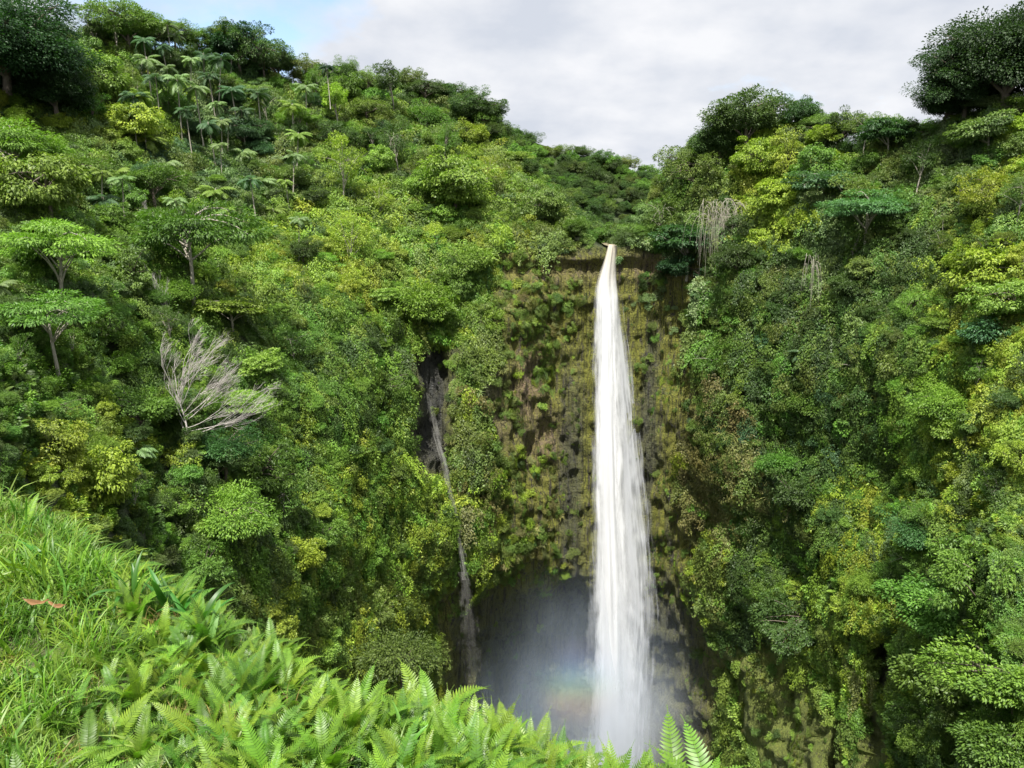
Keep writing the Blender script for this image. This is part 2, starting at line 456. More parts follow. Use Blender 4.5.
turf = sstep(700, 725, GX - (GY - 640) * 0.30) * (1 - sstep(860, 890, GX)) * sstep(600, 660, GY)
attr(me, 'turf', pad(turf, 0))
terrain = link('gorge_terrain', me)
tag(terrain, 'steep green gorge walls with bare mossy rock behind the falls', kind='structure')

def ground(px, py):
    """terrain point and normal in the direction (px, py)"""
    px = np.clip(np.asarray(px, float), gx[0], gx[-1] - 1e-6); py = np.asarray(py, float)
    j = np.clip(np.searchsorted(gx, px, side='right') - 1, 0, len(gx) - 2)
    fx = (px - gx[j]) / (gx[j + 1] - gx[j])
    ys = sky[j] * (1 - fx) + sky[j + 1] * fx
    r = np.clip((960 - py) / (960 - ys), 0, 1) * (NR - 1)
    i = np.clip(np.floor(r).astype(int), 0, NR - 2); fy = r - i
    def bl(A):
        w = lambda q: q[..., None]
        return w((1-fx)*(1-fy))*A[i, j] + w(fx*(1-fy))*A[i, j+1] + w((1-fx)*fy)*A[i+1, j] + w(fx*fy)*A[i+1, j+1]
    return bl(GP), unit(bl(GN))

# far forested ridge behind the lip
rx = np.arange(330, 900, 6.0)
rs = pchip(np.array([330, 420, 480, 520, 560, 600, 650, 700, 780, 900], float), np.array([112, 120, 131, 139, 150, 161, 176, 192, 210, 235], float), rx)
rt = np.linspace(0, 1, 60)[:, None]
RY = 330 + (rs[None] - 330) * rt
RP = at(np.broadcast_to(rx[None], RY.shape), RY, 285 + 150 * rt)
RP[..., 2] += fbm(RP / 30, 5, 3) * 3 * (1 - rt ** 8)
re_ = []
for dist, dz in ((30, 1), (150, -10), (900, -80)):
    e = RP[-1] + np.array([0, dist, dz]); re_.append(e)
t = NT('forest_soil')
pb = t.n('ShaderNodeBsdfPrincipled', i_Roughness=0.95)
t.l(t.mix(t.noise(t.mapping((1, 1, 1)), 0.5, 5, 0.7), (0.015, 0.025, 0.008), (0.05, 0.075, 0.02)), pb.inputs['Base Color'])
SOIL = t.out(pb.outputs[0])
ridge = link('ridge_hill', grid_mesh('ridge_hill', np.concatenate([RP, np.array(re_)], 0), SOIL))
tag(ridge, 'dark forested ridge rising behind the lip of the falls', kind='structure')

# ------------------------------------------------------------------ plant templates (unit crown radius about 1)
def rdir(n):
    return unit(rng.normal(size=(n, 3)))

def crown_mb(nclump=46, nleaf=110, lobes=6, flat=0.8, clump_r=0.27, leaf=(0.11, 0.055), low=-0.35, layered=0, up=0.7, hang=0.0, hollow=0.55):
    """leaf clumps on an uneven lobed crown; returns MB and the clump centres"""
    m = MB()
    ld = rdir(lobes); ld[:, 2] = np.abs(ld[:, 2]) * 0.8; la = rng.uniform(0.1, 0.62, lobes)
    d = rdir(nclump * 4); d = d[d[:, 2] > low][:nclump]
    lob = 0.64 + (np.clip((d @ ld.T), 0, 1) ** 3 * la).sum(1)
    rad = lob * rng.uniform(hollow, 1.0, len(d))
    C = d * rad[:, None] * np.array([1, 1, flat])
    if layered:
        zq = C[:, 2]
        C[:, 2] = np.round(zq * layered) / layered + rng.normal(0, 0.035, len(C))
        C[:, :2] *= (1.05 - 0.30 * np.clip(C[:, 2:3], -1, 1))
    for c in C:
        k = int(nleaf * rng.uniform(0.6, 1.3)); cr = clump_r * rng.uniform(0.7, 1.35)
        q = rdir(k); rr = rng.uniform(0.35, 1, k) ** 0.6
        sq = np.array([1.25, 1.25, 0.30 if layered else 0.72])
        off = q * rr[:, None] * cr * sq
        P = c + off
        out = unit(P * np.array([1, 1, 1.0]) + 1e-6)
        dr = unit(q * 0.9 + out * 0.5 + np.array([0, 0, -0.35 - hang]) + rng.normal(0, 0.35, (k, 3)))
        nn = unit(out * 0.5 + q * 0.35 + np.array([0, 0, up]) + rng.normal(0, 0.35, (k, 3)))
        s = rng.uniform(0.65, 1.3, k)
        tone = np.clip(rng.uniform(0.2, 0.8) + rng.normal(0, 0.18, k), 0, 1)
        m.leaves(P, dr, nn, leaf[0] * s, leaf[1] * s, tone)
    return m, C

def trunk_mb(C, h, r0=0.07, nb=12, lean=0.0):
    """tapered trunk from z=-h up into the crown with limbs to some clumps"""
    m = MB()
    z = np.linspace(-h, 0.25, 9)
    pts = np.stack([lean * (z + h) + 0.03 * np.sin(z * 3 + 1), 0.03 * np.cos(z * 2.3), z], -1)
    m.tube(pts, np.linspace(r0, r0 * 0.45, 9), 7)
    far = C[np.argsort(-np.linalg.norm(C, axis=1))][: nb * 2: 2] if len(C) > nb * 2 else C[:nb]
    for c in far:
        s = pts[rng.integers(4, 9)]
        tt = np.linspace(0, 1, 6)[:, None]
        mid = s * (1 - tt) + c * tt + np.array([0, 0, 0.12]) * (np.sin(tt * math.pi)) + rng.normal(0, 0.012, (6, 3))
        m.tube(mid, np.linspace(r0 * 0.42, r0 * 0.10, 6), 5)
    return m

SPECIES = {}
def species(key, n, h, crown_kw, bark=BARK, r0=0.07, leafm=LEAF, lean=0.0, nb=12):
    L = []
    for k in range(n):
        cm, C = crown_mb(**crown_kw)
        tm = trunk_mb(C, h, r0, nb, lean * rng.uniform(-1, 1))
        L.append((cm.mesh('crown', leafm), tm.mesh('trunk', bark, True), h))
    SPECIES[key] = L

species('broad', 6, 1.5, dict(nclump=76, nleaf=150, clump_r=0.23, leaf=(0.085, 0.044), lobes=9))
species('dense', 3, 1.5, dict(nclump=100, nleaf=150, clump_r=0.21, leaf=(0.078, 0.040), lobes=10), r0=0.09)
species('grand', 3, 0.95, dict(nclump=230, nleaf=230, clump_r=0.20, leaf=(0.044, 0.025), lobes=9, hollow=0.5, flat=0.95), r0=0.075, nb=22)
species('umbrella', 4, 1.5, dict(nclump=54, nleaf=170, flat=0.42, layered=4.5, clump_r=0.26, leaf=(0.075, 0.030), low=-0.1, up=1.2), bark=BARK_PALE, r0=0.045, nb=16)
species('pale', 3, 1.3, dict(nclump=60, nleaf=110, flat=0.6, layered=4.0, clump_r=0.27, leaf=(0.115, 0.062), low=-0.15, up=1.0), bark=BARK_PALE, r0=0.055)
species('vine', 4, 1.2, dict(nclump=90, nleaf=120, flat=1.0, clump_r=0.23, leaf=(0.100, 0.066), low=-0.9, up=0.4, hang=0.6, lobes=10, hollow=0.45))
species('slender', 4, 2.6, dict(nclump=44, nleaf=130, flat=1.1, clump_r=0.24, leaf=(0.095, 0.046)), bark=BARK_PALE, r0=0.05)
species('fine', 3, 1.3, dict(nclump=70, nleaf=170, flat=0.8, clump_r=0.25, leaf=(0.07, 0.028)))

species('open', 5, 1.9, dict(nclump=30, nleaf=120, clump_r=0.21, leaf=(0.070, 0.034), lobes=7, hollow=0.35, flat=1.05, low=-0.5), bark=BARK_PALE, r0=0.042, nb=14)
species('spire', 4, 1.9, dict(nclump=48, nleaf=120, clump_r=0.22, leaf=(0.080, 0.040), lobes=5, hollow=0.4, flat=1.9, low=-0.8), bark=BARK_PALE, r0=0.05, nb=14)

def drape_mb(n=900):
    """a curtain of vines: leaves over an uneven sheet that is longer than wide; z is out of the slope, -x down it"""
    m = MB()
    ns = 15
    for k in range(ns):
        y0 = rng.uniform(-.75, .75); l_ = rng.uniform(.7, 2.6); x0 = rng.uniform(.2, 1.0)
        q = int(n / ns * l_ / 1.5); tt = rng.random(q)
        P = np.stack([x0 - tt * l_, y0 + .10 * np.sin(tt * 9 + k) + rng.normal(0, .09, q), .30 + .22 * np.sin(tt * 3.1 + k) * (1 - tt) + rng.normal(0, .07, q) - .25 * tt], -1)
        d = unit(np.stack([-.8 + 0 * tt, rng.normal(0, .6, q), rng.normal(.05, .35, q)], -1))
        nn = unit(np.stack([.45 + 0 * tt, rng.normal(0, .35, q), 1.0 + 0 * tt], -1))
        m.leaves(P, d, nn, rng.uniform(.08, .19, q), rng.uniform(.05, .11, q), np.clip(rng.uniform(.25, .75) + rng.normal(0, .16, q), 0, 1))
    return m.mesh('vine_curtain', LEAF_I)

def palm_meshes(nf, tr_h, seed):
    m = MB()
    for k in range(nf):
        az = k * 2.399 + rng.uniform(-.2, .2); el = rng.uniform(-0.25, 1.15)
        hd = np.array([math.cos(az), math.sin(az), 0])
        s = np.linspace(0, 1, 12)
        ang = el - s * (1.45 + 0.4 * rng.random())
        step = np.stack([np.cos(ang), np.sin(ang)], -1) / 11 * 1.05
        cum = np.concatenate([[[0, 0]], np.cumsum(step[:-1], 0)])
        pts = cum[:, :1] * hd + np.array([0, 0, 1.0]) * cum[:, 1:]
        m.tube(pts, np.linspace(0.022, 0.005, 12), 4, 0.6)
        tg = unit(np.gradient(pts, axis=0)); side = unit(np.cross(tg, np.array([0, 0, 1.0])))
        sp = np.linspace(0.12, 1, 26)
        for sg in (-1, 1):
            B = np.stack([np.interp(sp, s, pts[:, a]) for a in range(3)], -1)
            T = np.stack([np.interp(sp, s, tg[:, a]) for a in range(3)], -1)
            S = np.stack([np.interp(sp, s, side[:, a]) for a in range(3)], -1) * sg
            ln = 0.34 * np.sin(np.clip(sp * 1.05, 0, 1) * math.pi * 0.86 + 0.25)
            dr = unit(S * 0.85 + T * 0.55 + np.array([0, 0, -0.30]) + rng.normal(0, 0.06, B.shape))
            nn = unit(np.cross(dr, T) * sg + np.array([0, 0, 0.4]))
            nn = np.where(nn[:, 2:3] < 0, -nn, nn)
            m.leaves(B, dr, nn, ln, 0.045, np.clip(0.5 + rng.normal(0, .12, len(B)), 0, 1), fold=0.1, droop=0.25)
    tm = MB()
    z = np.linspace(-tr_h, 0, 14)
    bend = rng.uniform(-0.12, 0.12)
    pts = np.stack([bend * ((z + tr_h) / max(tr_h, .1)) ** 2 - bend, 0 * z, z], -1)
    rr = np.linspace(0.048, 0.034, 14); rr[0] = 0.07
    tm.tube(pts, rr, 8)
    tm.tube(np.array([[0, 0, -0.02], [0, 0, 0.1], [0, 0, 0.22]]), [0.05, 0.06, 0.02], 8)
    return m, tm, tr_h

def add_palms(key, n, tr_h, nf):
    SPECIES[key] = []
    for k in range(n):
        m, tm, h = palm_meshes(nf, tr_h * rng.uniform(0.85, 1.15), k)
        SPECIES[key].append((m.mesh('crown', LEAF), tm.mesh('trunk', BARK_PALE, True), h))
add_palms('palm', 3, 4.0, 16)
add_palms('low_palm', 2, 1.0, 18)

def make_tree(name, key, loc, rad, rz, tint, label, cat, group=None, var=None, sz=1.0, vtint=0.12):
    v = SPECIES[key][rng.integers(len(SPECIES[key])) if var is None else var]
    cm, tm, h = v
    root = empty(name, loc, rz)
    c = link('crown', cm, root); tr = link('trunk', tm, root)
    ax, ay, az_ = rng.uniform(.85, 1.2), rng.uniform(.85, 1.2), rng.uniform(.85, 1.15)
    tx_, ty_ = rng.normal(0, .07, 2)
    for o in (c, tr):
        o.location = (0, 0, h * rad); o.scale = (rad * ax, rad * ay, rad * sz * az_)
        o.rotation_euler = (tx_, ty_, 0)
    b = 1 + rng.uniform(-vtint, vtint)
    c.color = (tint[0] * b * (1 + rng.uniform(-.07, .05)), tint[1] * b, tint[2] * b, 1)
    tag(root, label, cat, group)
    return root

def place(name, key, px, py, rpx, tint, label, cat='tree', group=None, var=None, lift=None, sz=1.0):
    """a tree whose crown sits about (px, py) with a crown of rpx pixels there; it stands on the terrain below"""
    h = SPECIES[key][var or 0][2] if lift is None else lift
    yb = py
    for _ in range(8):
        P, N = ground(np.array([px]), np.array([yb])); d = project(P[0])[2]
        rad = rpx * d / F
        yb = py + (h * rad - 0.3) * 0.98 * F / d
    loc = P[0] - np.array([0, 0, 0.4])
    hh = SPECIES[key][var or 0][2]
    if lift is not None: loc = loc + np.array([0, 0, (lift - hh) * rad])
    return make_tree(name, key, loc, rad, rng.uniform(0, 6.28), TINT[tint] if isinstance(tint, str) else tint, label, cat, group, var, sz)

# ------------------------------------------------------------------ scatter (stuff only)
def euler_from(zax, spin):
    """XYZ Euler angles of a frame whose z axis is zax, turned by spin about it"""
    z = unit(zax)
    ref = np.stack([np.cos(spin), np.sin(spin), 0 * spin], -1)
    x = unit(ref - z * (ref * z).sum(-1, keepdims=True)); y = np.cross(z, x)
    M = np.stack([x, y, z], -1)
    ey = np.arcsin(np.clip(-M[:, 2, 0], -1, 1))
    return np.stack([np.arctan2(M[:, 2, 1], M[:, 2, 2]), ey, np.arctan2(M[:, 1, 0], M[:, 0, 0])], -1)

def scatter(name, pts, rot, scl, idx, tint, meshes, label):
    """ONE stuff object: mesh copies on points through geometry nodes"""
    col = bpy.data.collections.new(name + '_kinds')
    for k, mm in enumerate(meshes):
        o = bpy.data.objects.new('%s_kind_%02d' % (name, k), mm); col.objects.link(o)
    n = len(pts)
    me = bpy.data.meshes.new(name)
    me.vertices.add(n); me.vertices.foreach_set('co', np.asarray(pts, np.float32).ravel())
    a = me.attributes.new('rot', 'FLOAT_VECTOR', 'POINT'); a.data.foreach_set('vector', np.asarray(rot, np.float32).ravel())
    a = me.attributes.new('scl', 'FLOAT_VECTOR', 'POINT')
    scl = np.asarray(scl, np.float32)
    if scl.ndim == 1: scl = np.repeat(scl[:, None], 3, 1)
    a.data.foreach_set('vector', scl.ravel())
    a = me.attributes.new('idx', 'INT', 'POINT'); a.data.foreach_set('value', np.asarray(idx, np.int32))
    a = me.attributes.new('tint', 'FLOAT_COLOR', 'POINT')
    a.data.foreach_set('color', np.concatenate([np.asarray(tint, np.float32), np.ones((n, 1), np.float32)], 1).ravel())
    o = link(name, me)
    g = bpy.data.node_groups.new(name, 'GeometryNodeTree')
    g.interface.new_socket('Geometry', in_out='INPUT', socket_type='NodeSocketGeometry')
    g.interface.new_socket('Geometry', in_out='OUTPUT', socket_type='NodeSocketGeometry')
    N = g.nodes.new
    gi, go = N('NodeGroupInput'), N('NodeGroupOutput')
    ci_ = N('GeometryNodeCollectionInfo'); ci_.inputs['Collection'].default_value = col
    ci_.inputs['Separate Children'].default_value = True; ci_.inputs['Reset Children'].default_value = True
    iop = N('GeometryNodeInstanceOnPoints'); iop.inputs['Pick Instance'].default_value = True
    def na(nm, typ):
        q = N('GeometryNodeInputNamedAttribute'); q.data_type = typ; q.inputs['Name'].default_value = nm
        return next(s for s in q.outputs if s.enabled and s.name == 'Attribute')
    e2r = N('FunctionNodeEulerToRotation')
    L = g.links.new
    L(gi.outputs[0], iop.inputs['Points']); L(ci_.outputs[0], iop.inputs['Instance'])
    L(na('idx', 'INT'), iop.inputs['Instance Index'])
    L(na('rot', 'FLOAT_VECTOR'), e2r.inputs[0]); L(e2r.outputs[0], iop.inputs['Rotation'])
    L(na('scl', 'FLOAT_VECTOR'), iop.inputs['Scale']); L(iop.outputs[0], go.inputs[0])
    md = o.modifiers.new('scatter', 'NODES'); md.node_group = g
    return tag(o, label, None, None, 'stuff')

def tints_of(letters, var=0.16):
    T = np.array([TINT[c] for c in letters])
    return T * (1 + rng.uniform(-var, var, (len(T), 1))) * (1 + rng.uniform(-.08, .08, T.shape))

# ------------------------------------------------------------------ small cover plants for the walls
def dome(nclump, nleaf, leaf, clump_r=0.36, hang=0.2, up=0.6, flat=0.8):
    m, C = crown_mb(nclump=nclump, nleaf=nleaf, leaf=leaf, clump_r=clump_r, hang=hang, up=up, flat=flat, low=-0.05)
    return m.mesh('bush', LEAF_I)

def tuft(nb, ln, w, mat, spread=0.5, droop=0.9, name='tuft', segs=4, base=0.12):
    m = MB()
    for k in range(nb):
        az = rng.uniform(0, 6.283); l_ = ln * rng.uniform(0.55, 1.15); out = spread * rng.uniform(0.3, 1.4)
        s = np.linspace(0, 1, segs + 1)
        hd = np.array([math.cos(az), math.sin(az), 0])
        b0 = np.array([rng.uniform(-base, base), rng.uniform(-base, base), -0.02])
        pts = b0 + hd * (out * s[:, None] ** 1.5 * l_) + np.array([0, 0, 1.0]) * ((s - droop * 0.55 * s ** 2.4)[:, None] * l_)
        sd = np.cross(hd, [0, 0, 1.0]); ww = w * rng.uniform(.7, 1.2) * np.array([0.7, 1, 0.85, 0.5, 0.05])[: segs + 1] if segs == 4 else w * (1 - s ** 2)
        m.strip(pts, np.broadcast_to(sd, pts.shape), ww, np.clip(rng.uniform(.2, .8) + 0.25 * (s.repeat(1)[list(range(segs + 1)) * 2] - .5), 0, 1))
    return m.mesh(name, mat)

BUSH = ([dome(26, 120, (0.105, 0.052), .30) for _ in range(3)] + [dome(18, 70, (0.19, 0.125), .32, hang=0.5, up=0.3) for _ in range(3)]
        + [dome(22, 100, (0.15, 0.06), .32, hang=1.2, up=0.0, flat=1.3) for _ in range(2)] + [tuft(110, 1.1, 0.035, LEAF_I, 0.6, 1.2, 'tuft', 4, 0.4) for _ in range(2)]
        + [palm_meshes(12, 0.4, 3)[0].mesh('rosette', LEAF_I)] + [drape_mb() for _ in range(4)])

def bush_kind(letter):
    r = random.random()
    if letter in 'R': return random.choice((8, 9, 9, 8, 0, 6))
    if letter in 'K': return random.choice((10, 10, 0, 1, 2))
    if letter in 'YG': return random.choice((3, 4, 5, 3, 4, 5, 6, 7, 0))
    if letter in 'O': return random.choice((0, 1, 6, 7, 8, 3))
    return random.choice((0, 1, 2, 0, 1, 2, 3, 4, 6, 10) if r < .8 else (7, 5))

def hang_euler(N, jit=.10):
    """a curtain hangs straight down its slope: z out of the slope, x up it"""
    n = len(N)
    zn = unit(N + rng.normal(0, jit, (n, 3))); xa = unit(np.array([0, 0, 1.0]) - zn * zn[:, 2:3]); xa = unit(xa + rng.normal(0, jit, (n, 3)))
    xa = unit(xa - zn * (xa * zn).sum(-1, keepdims=True)); ya = np.cross(zn, xa)
    return np.stack([np.arctan2(ya[:, 2], zn[:, 2]), np.arcsin(np.clip(-xa[:, 2], -1, 1)), np.arctan2(xa[:, 1], xa[:, 0])], -1)

# sample the terrain by area where the picture can see it
cellA = np.linalg.norm(np.cross(GP[1:, :-1] - GP[:-1, :-1], GP[:-1, 1:] - GP[:-1, :-1]), axis=-1)
CXm = (GX[1:, 1:] + GX[:-1, :-1]) / 2; CYm = (GY[1:, 1:] + GY[:-1, :-1]) / 2
CDm = DEP[:-1, :-1]
visw = ((CXm > -160) & (CXm < 1190) & (CYm < 850)).astype(float)
ROCKm = ROCK[1:, 1:]
keep = 1 - 0.97 * sstep(0.15, 0.8, ROCKm)
# leafy patches on the cliff left of the falls thin out towards the water
patch = (np.exp(-(((CXm - 490) / 40) ** 2 + ((CYm - 470) / 130) ** 2)) * 0.30 + np.exp(-(((CXm - 520) / 70) ** 2 + ((CYm - 300) / 45) ** 2)) * 0.38
         + np.exp(-(((CXm - 520) / 60) ** 2 + ((CYm - 540) / 25) ** 2)) * 0.5 + np.exp(-(((CXm - 660) / 30) ** 2 + ((CYm - 300) / 50) ** 2)) * 0.22
         + np.exp(-(((CXm - 810) / 50) ** 2 + ((CYm - 700) / 60) ** 2)) * 0.2)
sealed = np.maximum.reduce([np.exp(-((CXm - 432) / 29) ** 8) * (CYm > 343) * (CYm < 478), np.exp(-((CXm - 447 - (CYm - 450) * .13) / 8) ** 4) * (CYm > 450),
                            np.exp(-((CXm - 605) / 26) ** 4), sstep(412, 440, CXm) * (1 - sstep(680, 700, CXm)) * sstep(0, 14, CYm - 576 - 36 * np.clip(np.abs(CXm - 552) / 118, 0, 1.4) ** 2),
                            np.exp(-((CXm - 882 + (CYm - 640) * .1) / 8) ** 4) * (CYm > 630), np.exp(-((CXm - 842) / 5) ** 4) * (CYm > 670)])
keep = np.maximum(keep, np.clip(patch, 0, 0.8)) * (1 - 0.98 * np.clip(sealed, 0, 1))

scar = np.maximum.reduce([np.exp(-(((CXm - 481) / 11) ** 2 + ((CYm - 392) / 24) ** 2)), np.exp(-(((CXm - 493) / 14) ** 2 + ((CYm - 424) / 17) ** 2)),
                          np.exp(-(((CXm - 527) / 9) ** 2 + ((CYm - 372) / 30) ** 2)), np.exp(-(((CXm - 541) / 13) ** 2 + ((CYm - 425) / 24) ** 2))])
keep = keep * (1 - 0.95 * np.clip(scar * 1.5, 0, 1)); sealed = np.maximum(sealed, np.clip(scar * 1.3, 0, 1))

def sample(n, w):
    p = (w / w.sum()).ravel().cumsum()
    k = np.searchsorted(p, rng.random(n)).clip(0, w.size - 1)
    i, j = np.unravel_index(k, w.shape)
    px = gx[j] + rng.random(n) * (gx[j + 1] - gx[j])
    f = rng.random(n)
    py = GY[i, j] * (1 - f) + GY[i + 1, j] * f
    return px, py

# between area-true and picture-true density: nearer ground gets finer, denser plants
wB = cellA * visw * keep * (130 / np.clip(CDm, 40, 300)) ** 1.2
NB_ = 27000
px, py = sample(NB_, wB)
P, N = ground(px, py)
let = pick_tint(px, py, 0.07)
# some plants grow in patches of one colour
dist = project(P)[2]
size = np.clip(dist / 130, 0.45, 1.6) * rng.uniform(0.7, 1.7, NB_) * 1.35
rk = rockness(px, py)
size = size * (1 - 0.5 * sstep(.3, .9, rk))
zax = unit(N * 0.9 + np.array([0, 0, 0.8]) + rng.normal(0, .12, (NB_, 3)))
idx = np.array([bush_kind(c) for c in let])
idx = np.where((rk > .5) & (idx == 10), 6, idx)
size = np.where(idx >= 8, size * 1.15, size)
steep = 1 - np.abs(N[:, 2])
drape = (rng.random(NB_) < 0.34 * sstep(.15, .5, steep)) & (idx != 10) & (rk < .6)
idx = np.where(drape, rng.integers(11, 15, NB_), idx)
eul = euler_from(zax, rng.uniform(0, 6.28, NB_))
ed_ = hang_euler(N)
eul = np.where(drape[:, None], ed_, eul); size = np.where(drape, size * 1.15, size)
P = P + N * (drape * .5 * size)[:, None]
scatter('cliff_vegetation', P - N * 0.15, eul, size, idx, tints_of(let), BUSH,
        'shrubs vines and ferns covering the gorge walls').name = 'wall_undergrowth'

wR = cellA * visw * sstep(0.2, 0.6, ROCKm) * (1 - 0.8 * np.exp(-((CXm - 605) / 42) ** 4)) * (1 - 0.95 * np.exp(-((CYm - 252) / 9) ** 2) * (np.abs(CXm - 618) < 50)) * (0.15 + 1.1 * sstep(-.15, .35, vnoise(GP[:-1, :-1] / 9.0, 89))) * (1 - np.clip(sealed, 0, 1) * np.where((CYm > 570) & (CXm < 700) & (CXm > 470), .93, .97)) * (0.12 + 0.9 * sstep(-.2, .2, vnoise(GP[:-1, :-1] / 4.0, 88)))
NR_ = 4600
px, py = sample(NR_, wR)
P, N = ground(px, py)
let = [random.choice('OGYGOORG' if x < 575 else 'OGOYGRO' if x > 660 else 'OGDOM') for x in px]
kk = np.array([random.choice((11, 12, 13, 14, 11, 12, 8, 9, 6)) for _ in range(NR_)])
eu = np.where((kk > 10)[:, None], hang_euler(N, .2), euler_from(unit(N + np.array([0, 0, 0.25]) + rng.normal(0, .2, (NR_, 3))), rng.uniform(0, 6.28, NR_)))
scatter('cliff_moss_tufts', P - N * 0.12, eu, (0.22 + 0.75 * rng.random(NR_) ** 2) * np.where(px < 555, 1.3, .75), kk, tints_of(let) * 0.85, BUSH, 'small ferns grasses and moss clinging to the bare cliff').name = 'cliff_foliage'

# ------------------------------------------------------------------ trees that stand out, one by one
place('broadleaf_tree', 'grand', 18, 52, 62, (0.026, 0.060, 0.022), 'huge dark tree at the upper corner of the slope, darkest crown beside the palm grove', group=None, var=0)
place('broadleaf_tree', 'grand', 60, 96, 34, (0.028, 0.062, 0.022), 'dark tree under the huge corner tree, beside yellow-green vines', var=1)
place('spreading_tree', 'umbrella', 24, 148, 44, 'B', 'bright green layered tree under the huge dark corner tree')
place('broadleaf_tree', 'vine', 45, 196, 34, 'G', 'yellow-green rounded tree just below the bright layered corner tree')
place('spreading_tree', 'umbrella', 72, 246, 52, 'B', 'wide bright green flat-topped tree, largest umbrella crown on the slope', var=1)
place('spreading_tree', 'umbrella', 188, 246, 52, (0.085, 0.165, 0.035), 'flat-topped light green tree directly above the bare dead tree', var=2)
place('spreading_tree', 'umbrella', 62, 310, 46, 'M', 'mid-green layered tree with a pale trunk, beside the bare dead tree', var=3)
place('broadleaf_tree', 'vine', 132, 122, 22, 'Y', 'yellow vine-smothered tree between the dark corner tree and the palms')
place('broadleaf_tree', 'vine', 108, 80, 26, 'G', 'olive vine-covered tree beside the huge dark corner tree')
place('broadleaf_tree', 'dense', 128, 32, 26, 'M', 'green rounded skyline tree next to the huge dark corner tree')
place('broadleaf_tree', 'dense', 152, 36, 20, 'D', 'dark skyline tree just before the palm grove')
place('broadleaf_tree', 'broad', 240, 46, 26, (0.020, 0.050, 0.022), 'dark bluish skyline tree with a knobbly crown behind the palms', var=2)
place('broadleaf_tree', 'broad', 262, 58, 20, 'D', 'smaller dark skyline tree right behind the knobbly dark crown', var=3)
place('broadleaf_tree', 'slender', 337, 100, 15, 'Y', 'thin tree with a yellow top and tall pale trunk under the lone palm', var=0)
place('broadleaf_tree', 'dense', 486, 108, 16, 'D', 'dark rounded tree at the end of the long skyline above the falls')
place('broadleaf_tree', 'dense', 462, 104, 15, 'D', 'dark tree next to the last rounded skyline tree above the falls')
place('broadleaf_tree', 'vine', 455, 192, 27, 'G', 'big yellow-olive tree on the shoulder above the falls, largest there')
place('broadleaf_tree', 'vine', 545, 208, 20, 'O', 'olive tree on the shoulder nearest the lip of the falls')
place('broadleaf_tree', 'broad', 425, 312, 30, 'B', 'bright green tree overhanging the top of the narrow dark chute')
place('broadleaf_tree', 'vine', 110, 480, 28, 'Y', 'yellow shrubby tree just above the grassy slope')
place('broadleaf_tree', 'vine', 68, 444, 22, 'Y', 'smaller yellow shrubby tree above the yellow one by the grass')
place('broadleaf_tree', 'fine', 222, 520, 42, 'B', 'fine-leaved bright tree just beyond the tall grass edge')
place('broadleaf_tree', 'fine', 215, 455, 30, (0.06, 0.14, 0.045), 'fresh green tree at the foot of the bare dead tree')
place('broadleaf_tree', 'broad', 160, 405, 30, 'M', 'green tree behind the trunk of the bare dead tree')
# right-hand wall
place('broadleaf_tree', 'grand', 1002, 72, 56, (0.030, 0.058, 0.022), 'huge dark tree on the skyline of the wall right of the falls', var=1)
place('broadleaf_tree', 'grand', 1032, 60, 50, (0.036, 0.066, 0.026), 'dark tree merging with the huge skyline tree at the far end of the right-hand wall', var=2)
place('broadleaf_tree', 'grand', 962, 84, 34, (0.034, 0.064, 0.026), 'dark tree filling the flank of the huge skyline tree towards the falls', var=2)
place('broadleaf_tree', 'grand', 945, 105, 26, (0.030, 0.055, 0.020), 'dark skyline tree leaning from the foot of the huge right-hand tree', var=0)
place('pale_tree', 'pale', 978, 130, 30, 'P', 'pale silvery green layered tree just below the huge right-hand tree')
place('pale_tree', 'pale', 888, 140, 24, (0.045, 0.105, 0.04), 'bluish green layered tree on the skyline beside the huge right-hand tree')
place('spreading_tree', 'umbrella', 866, 212, 36, (0.075, 0.150, 0.060), 'pale green spreading tree beside the bright yellow vines')
place('pale_tree', 'pale', 830, 195, 24, (0.062, 0.115, 0.055), 'grey-green layered tree touching the bright yellow vines')
place('broadleaf_tree', 'vine', 790, 168, 19, 'Y', 'bright yellow vine mound, upper one right of the falls')
place('broadleaf_tree', 'vine', 778, 205, 21, 'Y', 'bright yellow vine mound, lower one right of the falls')
place('broadleaf_tree', 'dense', 745, 124, 30, 'D', 'dark rounded tree on the first skyline knoll right of the falls', var=0)
place('broadleaf_tree', 'broad', 800, 118, 17, (0.045, 0.095, 0.03), 'slender open-crowned tree on the skyline knoll')
place('broadleaf_tree', 'dense', 718, 146, 22, 'D', 'dark skyline tree on the falls side of the knoll')
place('palm_tree', 'low_palm', 836, 112, 17, 'O', 'spiky olive palm-like tree on the skyline knoll', 'palm')
place('broadleaf_tree', 'broad', 690, 170, 22, 'O', 'olive tree at the edge of the notch above the falls')
place('pale_tree', 'pale', 682, 243, 26, (0.055, 0.125, 0.05), 'blue-green layered tree overhanging the cliff right of the lip')
place('broadleaf_tree', 'broad', 672, 268, 20, (0.040, 0.095, 0.045), 'dark bluish tree hanging below the layered one by the lip')
place('broadleaf_tree', 'fine', 940, 405, 34, 'B', 'large rounded bright green tree in the middle of the right-hand wall')
place('pale_tree', 'pale', 945, 430, 22, 'G', 'yellowish crown in front of the large rounded bright tree')
place('broadleaf_tree', 'slender', 884, 372, 20, 'O', 'conical olive tree standing out on the right-hand wall', sz=1.5)
place('pale_tree', 'pale', 985, 335, 28, (0.075, 0.150, 0.075), 'pale blue-green tree below the yellow foliage')
place('broadleaf_tree', 'vine', 985, 280, 30, 'Y', 'brightest yellow mound on the right-hand wall')
place('broadleaf_tree', 'vine', 1012, 300, 26, 'G', 'yellow-green mound next to the brightest yellow one')
